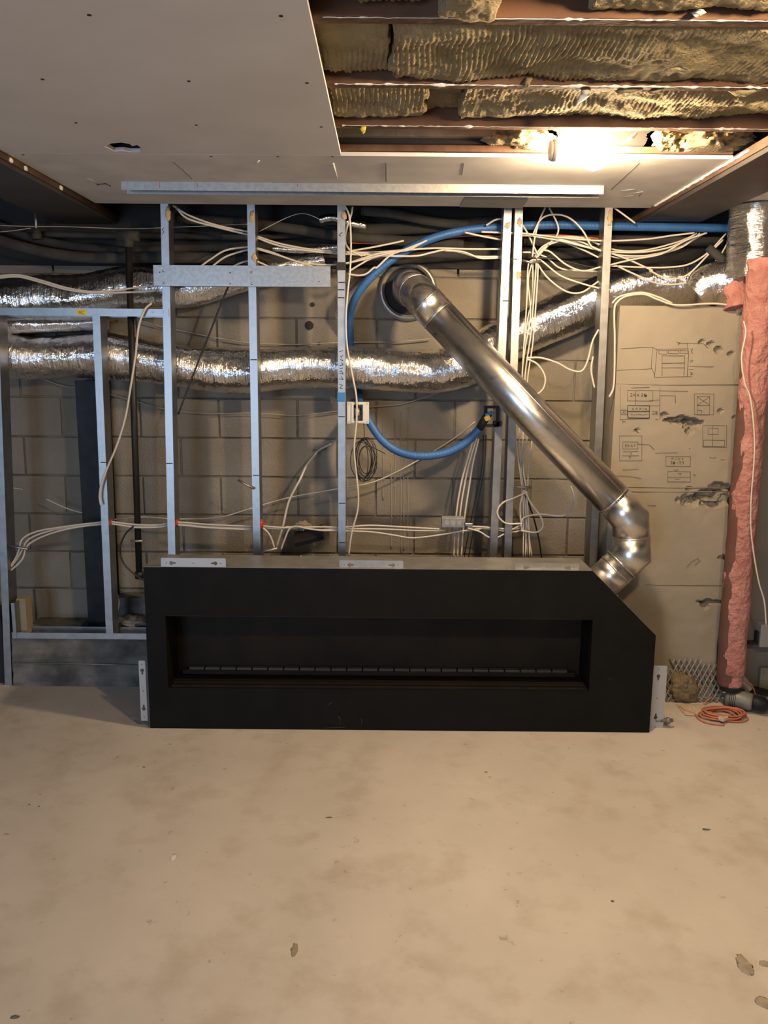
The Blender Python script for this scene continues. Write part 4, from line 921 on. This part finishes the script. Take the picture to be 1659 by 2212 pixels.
cable([(550, 536), (600, 551), (650, 568), (690, 580)], 'white cable dipping behind the right end of front track', 4.0, group=g)
cable([(548, 562), (570, 571), (590, 582)], 'short white cable disappearing behind the front track', 4.0, group=g)
g = 'white cables crossing the blue hose'
cable([(748, 547), (760, 542), (800, 535), (845, 526), (872, 520)], 'short cable end crossing up to the blue hose', 4.04, group=g)
cable([(748, 548), (800, 546), (878, 540), (945, 536), (1010, 538), (1090, 538)], 'straightest white cable crossing in front of the blue hose', 4.03, group=g)
cable([(749, 545), (775, 548), (817, 552), (895, 553), (930, 546), (962, 540), (1000, 546), (1030, 554), (1090, 554)], 'white cable waving below the blue hose to the stud pair', 4.025, group=g)
cable([(960, 541), (1000, 544), (1035, 557), (1060, 558), (1090, 556)], 'lowest white cable entering the stud pair from left', 4.02, group=g)
cable([(748, 570), (790, 556), (827, 546), (878, 541), (900, 531), (922, 519)], 'white cable slanting up over the blue hose', 4.02, group=g)
cable([(754, 586), (780, 570), (803, 558), (844, 548), (860, 545)], 'short white cable slanting up left of the thimble', 4.02, group=g)
cable([(752, 592), (775, 595), (792, 591), (808, 578), (815, 577), (844, 551), (880, 537), (915, 523)], 'kinked white cable looping over the blue hose', 4.015, group=g)
cable([(752, 524), (844, 526), (928, 519), (1013, 509), (1090, 511), (1200, 508), (1300, 516)], 'orange cable running behind the blue hose', 4.15, .0042, 'orange', name='orange_cable')
cable([(1004, 502), (1045, 511), (1090, 519)], 'short white cable sloping to the stud pair under the blue hose', 4.03, group=g)
cable([(1040, 501), (1070, 502), (1090, 503)], 'short white cable touching the underside of the blue hose', 4.03, group=g)
cable([(1050, 487), (1070, 475), (1092, 472)], 'white cable curling over the blue hose at the stud pair', 4.03, group=g)
cable([(744, 443), (755, 470), (758, 531), (756, 585), (751, 632), (747, 690), (750, 750), (762, 815), (770, 860), (770, 910), (765, 970), (771, 1035), (774, 1070), (772, 1105), (760, 1150), (753, 1200)], 'long white cable hanging beside the middle stud past the white box', 3.93)
cable([(762, 447), (758, 466), (749, 494), (746, 521), (757, 541), (783, 553)], 'white cable looping at the middle stud top', 3.96)
cable([(700, 478), (660, 462), (625, 468), (560, 500)], 'grey thin wire slanting under the ceiling left of the middle stud', 4.05, .002, 'cablegrey', name='thin_wire')
for i, (pp, d) in enumerate([([(0, 487), (60, 489), (150, 490), (270, 494), (350, 492), (540, 484)], 4.1), ([(0, 501), (30, 498), (66, 493)], 4.1)]):
    cable(pp, ('long', 'short')[i]+' dim thin wire along the dark pipes at upper left', d, .002, 'cablegrey', name='thin_wire')
# riser
g = 'white cables of the riser beside the stud pair'
ris = [[(1141, 574), (1138, 647), (1131, 755), (1124, 860), (1113, 925), (1119, 985), (1127, 1052), (1131, 1110), (1130, 1203)],
 [(1147, 576), (1141, 610), (1146, 680), (1134, 755), (1126, 830), (1122, 930), (1124, 1000), (1130, 1052), (1136, 1120), (1135, 1203)],
 [(1151, 574), (1150, 640), (1138, 700), (1128, 800), (1131, 870), (1130, 940), (1128, 1000), (1133, 1052), (1133, 1110), (1140, 1203)],
 [(1158, 574), (1153, 640), (1147, 719), (1134, 815), (1140, 880), (1139, 940), (1131, 1010), (1136, 1052), (1142, 1130), (1144, 1203)],
 [(1162, 578), (1158, 650), (1151, 740), (1139, 830), (1147, 900), (1149, 950), (1142, 1010), (1140, 1052), (1138, 1120), (1149, 1203)]]
for i, l in enumerate(ris):
    cable([(1152+i, 560)]+l, 'one of five white cables dropping together beside the stud pair', 3.95+.014*(i % 3), .0036, group=g)
g = 'white cables fanning between tie point and right duct'
fan = [
 ([(1090, 503), (1129, 504), (1200, 512), (1300, 520), (1390, 517), (1450, 509), (1500, 503)], 'topmost white cable of the fan running to the right'),
 ([(1090, 505), (1129, 507), (1210, 520), (1300, 541), (1380, 545), (1450, 533), (1505, 504)], 'white cable of the fan dipping below the lagged pipe'),
 ([(1158, 558), (1172, 538), (1195, 525), (1240, 518), (1320, 548), (1400, 552), (1470, 535), (1512, 504)], 'white cable of the fan arching from tie point, third'),
 ([(1160, 556), (1175, 540), (1200, 522), (1260, 525), (1330, 556), (1420, 548), (1480, 528), (1517, 505)], 'white cable of the fan arching from tie point, fourth'),
 ([(1153, 560), (1165, 540), (1180, 528), (1215, 512), (1270, 516), (1310, 540), (1360, 555), (1440, 545), (1490, 522), (1524, 503)], 'white cable of the fan with the highest arch at tie point'),
 ([(1300, 580), (1323, 571), (1370, 560), (1430, 548), (1480, 520), (1527, 503)], 'white cable rising straight from the right stud to the duct'),
 ([(1200, 513), (1250, 528), (1325, 549), (1360, 562), (1400, 580), (1410, 585)], 'white cable ending on the duct crest right of the stud'),
 ([(1403, 584), (1430, 598), (1460, 602), (1490, 590), (1530, 550), (1562, 518)], 'upper of two white cables sagging across the right duct'),
 ([(1323, 570), (1370, 592), (1420, 612), (1470, 613), (1510, 598), (1550, 560), (1570, 528)], 'lower of two white cables sagging across the right duct'),
 ([(1310, 574), (1400, 578), (1450, 577), (1490, 570), (1530, 545), (1568, 505)], 'flat white cable lying along the top of right duct'),
 ([(1150, 510), (1165, 478), (1185, 465), (1215, 465), (1240, 478), (1262, 503), (1277, 531), (1300, 543)], 'white cable making a high loop over the blue hose'),
 ([(1178, 448), (1165, 477), (1155, 515), (1150, 555)], 'white cable dropping from the ceiling to the tie point'),
 ([(1186, 448), (1204, 484), (1204, 506), (1186, 527), (1160, 556)], 'white cable bulging right as it drops to the tie point'),
 ([(1129, 486), (1140, 505), (1152, 530), (1164, 556)], 'white cable slanting down from the pair to the tie point'),
 ([(1129, 545), (1150, 546), (1180, 556), (1212, 580), (1262, 585), (1300, 587)], 'white cable sagging to the right stud, upper'),
 ([(1175, 540), (1190, 545), (1222, 571), (1259, 585), (1300, 576)], 'white cable sagging then rising to the right stud'),
 ([(1160, 560), (1172, 565), (1212, 596), (1262, 614), (1300, 624)], 'white cable sagging to the right stud, lower'),
 ([(1156, 562), (1183, 600), (1222, 629), (1255, 632), (1284, 614), (1296, 605)], 'lowest white loop hanging between tie point and right stud'),
 ([(1204, 512), (1250, 513), (1280, 522), (1330, 540), (1390, 541), (1460, 524), (1500, 508)], 'white cable of the fan through the bundle middle'),
 ([(1210, 520), (1260, 540), (1300, 560)], 'short white cable angled down to the right stud'),
 ([(1325, 448), (1345, 462), (1372, 482)], 'white cable slanting down under the right beam'),
]
for i, (pp, lb) in enumerate(fan): cable(pp, lb, 3.985+.012*(i % 5) if i not in (7, 8, 9) else 4.0, .0042, group=g)
cable([(1140, 556), (1200, 560), (1300, 580), (1420, 582), (1490, 570), (1530, 545)], 'black cable running along the top of the right duct', 4.01, .004, 'blackcable', name='black_cable')
cable([(1136, 773), (1168, 773), (1204, 784), (1230, 798), (1255, 802), (1269, 780), (1280, 737), (1293, 712)], 'white cable dipping from the riser to the right stud', 3.96)
cable([(1137, 775), (1161, 787), (1177, 813), (1174, 838), (1157, 853), (1140, 850)], 'white cable loop end just above the flue pipe', 3.96)
cable([(1316, 858), (1326, 830), (1328, 737), (1327, 672), (1334, 652), (1356, 639), (1392, 636), (1421, 647), (1461, 659), (1529, 656), (1560, 657), (1590, 662)], 'white cable draped over the pier top and down its left edge', 3.84)
cable([(1281, 770), (1277, 800), (1284, 838)], 'short white cable curving behind the right stud', 3.965)
cable([(1322, 655), (1340, 640), (1385, 632), (1420, 641), (1452, 655)], 'second white cable arching over the pier top', 3.85)
cable([(1607, 694), (1611, 720), (1602, 773), (1609, 827), (1622, 865), (1630, 964), (1622, 1091), (1624, 1163), (1638, 1252), (1651, 1299), (1655, 1350)], 'pale wire hanging in front of the pink insulated pipe', 3.64, .0035)
# lower run
g = 'white cables threaded through the studs at low level'
cable([(19, 1230), (38, 1197), (48, 1165), (80, 1148), (130, 1139), (200, 1130), (236, 1127), (290, 1133), (340, 1134), (381, 1128), (450, 1133), (540, 1137), (566, 1136)], 'upper white cable of the low run through the left studs', 3.98, group=g)
cable([(21, 1230), (46, 1192), (62, 1165), (110, 1146), (170, 1136), (236, 1130), (290, 1137), (340, 1136), (381, 1131), (450, 1138), (540, 1141), (566, 1139)], 'middle white cable of the low run through the left studs', 3.987, group=g)
cable([(22, 1234), (48, 1208), (60, 1178), (100, 1156), (160, 1140), (236, 1132), (290, 1139), (340, 1139), (381, 1134), (450, 1140), (540, 1144), (566, 1142)], 'lower white cable of the low run through the left studs', 3.98, group=g)
cable([(565, 1136), (620, 1140), (690, 1138), (740, 1139), (800, 1135), (880, 1139), (955, 1143)], 'upper white cable of the low run reaching the junction box', 3.98, group=g)
cable([(565, 1140), (610, 1142), (625, 1138), (690, 1144), (740, 1142), (830, 1143), (900, 1146), (960, 1146)], 'second white cable of the low run reaching the junction box', 3.985, group=g)
cable([(740, 1147), (800, 1149), (850, 1156), (890, 1162), (940, 1157), (1000, 1147), (1040, 1142)], 'white cable sagging below the junction box', 3.975, group=g)
cable([(607, 1187), (615, 1165), (625, 1143), (640, 1137), (665, 1142), (700, 1146), (740, 1145)], 'white cable bending down to the fireplace top', 3.97, group=g)
cable([(1010, 1137), (1040, 1138), (1070, 1141), (1105, 1143), (1125, 1140)], 'white cable leaving the junction box to the right, upper', 3.97, group=g)
cable([(1010, 1141), (1035, 1148), (1055, 1160), (1072, 1162), (1095, 1150), (1125, 1134)], 'white cable twisting below as it leaves the junction box', 3.965, group=g)
cable([(1010, 1147), (1040, 1141), (1075, 1145), (1110, 1149), (1130, 1143)], 'white cable leaving the junction box to the right, lower', 3.975, group=g)
g = 'white cable loops at the foot of the riser'
cable([(1129, 1131), (1092, 1130), (1074, 1109), (1085, 1087), (1114, 1074), (1139, 1062)], 'left white loop at the riser foot', 3.93, group=g)
cable([(1125, 1138), (1132, 1118), (1168, 1111), (1215, 1114), (1237, 1094), (1239, 1069), (1233, 1050)], 'right white loop reaching toward the flue pipe', 3.93, group=g)
cable([(1134, 1060), (1147, 1087), (1168, 1116), (1172, 1138), (1157, 1150), (1125, 1146)], 'round white loop in the middle at the riser foot', 3.935, group=g)
cable([(1132, 1058), (1124, 1090), (1125, 1125), (1128, 1145)], 'white cable falling straight into the riser foot tie', 3.94, group=g)
g = 'white cables rising from the junction box'
cable([(1024, 945), (1008, 1000), (995, 1050), (985, 1118), (980, 1205)], 'left white cable rising from the junction box to the black connector', 4.04, group=g)
cable([(1030, 945), (1014, 1000), (1003, 1050), (993, 1118), (988, 1205)], 'middle white cable rising from the junction box to the black connector', 4.05, group=g)
cable([(1034, 948), (1022, 1000), (1012, 1060), (1003, 1122), (996, 1205)], 'right white cable rising from the junction box to the black connector', 4.04, group=g)
cable([(596, 1186), (611, 1137), (624, 1083), (648, 1036), (662, 1006, 4.15), (678, 985, 4.22), (690, 972, 4.27), (717, 958, 4.29)], 'white cable slanting up from the fireplace top to a clip', 4.08, .006)
cable([(568, 1140), (580, 1152), (588, 1168), (593, 1186)], 'short white cable dropping from the red grommet', 3.96)
cable([(235, 1123), (310, 1117), (380, 1121), (470, 1118), (540, 1099), (624, 1075), (729, 1056), (810, 1040), (895, 999), (979, 948), (1026, 911)], 'long thin white cable rising diagonally across the block wall', 4.22, .0038)
cable([(100, 1078), (150, 1100), (215, 1117), (236, 1123)], 'thin white cable descending from left behind the short stud', 4.2, .0035)
cable([(20, 1052), (35, 1055), (50, 1057)], 'short white wire end on the wall by the leftmost stud', 4.295, .003)
cable([(327, 655), (312, 670), (299, 708), (293, 765), (283, 830), (271, 900), (253, 960), (232, 1010), (219, 1045), (215, 1072), (218, 1092)], 'white cable hanging in front of the left header track', 3.91, .0052)
cable([(5, 793), (60, 805), (130, 832), (200, 842), (290, 866), (350, 882), (440, 893), (545, 892), (640, 897), (720, 889), (800, 879), (870, 872), (960, 845), (1030, 825)], 'thin grey wire strung below the long foil duct', 4.27, .0022, 'cablegrey', name='thin_wire')
cable([(296, 690), (340, 703), (400, 716), (470, 730), (545, 741), (640, 744), (740, 740), (860, 738), (930, 732)], 'tan wire strung above the long foil duct', 4.27, .003, 'cablegrey', name='thin_wire')
cable([(495, 615), (480, 650), (455, 715), (425, 790), (400, 855), (385, 895)], 'black cable slanting behind the second and third stud', 4.02, .0045, 'blackcable', name='black_cable')
cable([(382, 900), (372, 960), (366, 1020), (365, 1070), (368, 1120)], 'black cable running down behind the second stud', 4.06, .0045, 'blackcable', name='black_cable')
cable([(288, 1137), (270, 1155), (259, 1185), (266, 1215), (290, 1240), (318, 1258)], 'black cable looping left around the black pipe end', 3.97, .0045, 'blackcable', name='black_cable')
cable([(253, 1282), (257, 1300), (254, 1322)], 'short white cable end low beside the short stud', 4.05, .004)
for i in range(2):
    cable([(1050-i*6, 940), (1046-i*5, 1010), (1030-i*8, 1100), (1012-i*10, 1205)], 'one of two black cables dropping behind the flue pipe', 4.09+.02*i, 0.0028, 'blackcable', name='black_cable', group='black cables behind the flue pipe')
cable([(1135, 1070), (1150, 1110), (1163, 1160), (1170, 1205)], 'black cable slanting right at the foot of the riser', 4.06, .004, 'blackcable', name='black_cable')
# black coil hanging from the box
random.seed(5); pts = []
cc = P(787, 993, 3.95)
for k in range(9*16+1):
    a = 2*math.pi*k/16; tk = k/16
    rx = .042+.012*math.sin(tk*2.1); rz = .088+.014*math.sin(tk*1.7+1)
    pts.append(cc+V((rx*math.sin(a)+.012*math.sin(tk*1.3), .012*math.sin(tk*2.7), rz*math.cos(a)-.012*math.cos(tk*3)+.0)))
pts = [P(786, 915, 3.96), P(787, 935, 3.95)]+pts+[cc+V((.08, 0, .04)), cc+V((.10, 0, .028))]
bm = B(); tube(bm, smooth_path(pts, 4), .0022, 6); obj('wire_coil', bm, 'blackcable', label='coil of thin black wire hanging under the white electrical box', cat='wire coil')
bm = B(); p = P(787, 948, 3.94); tube(bm, [p+V((-.012, 0, 0)), p+V((0, -.012, 0)), p+V((.012, 0, 0))], .003, 6); obj('wire_tie', bm, 'blackcable', label='black tie around the top of the wire coil', cat='tie')
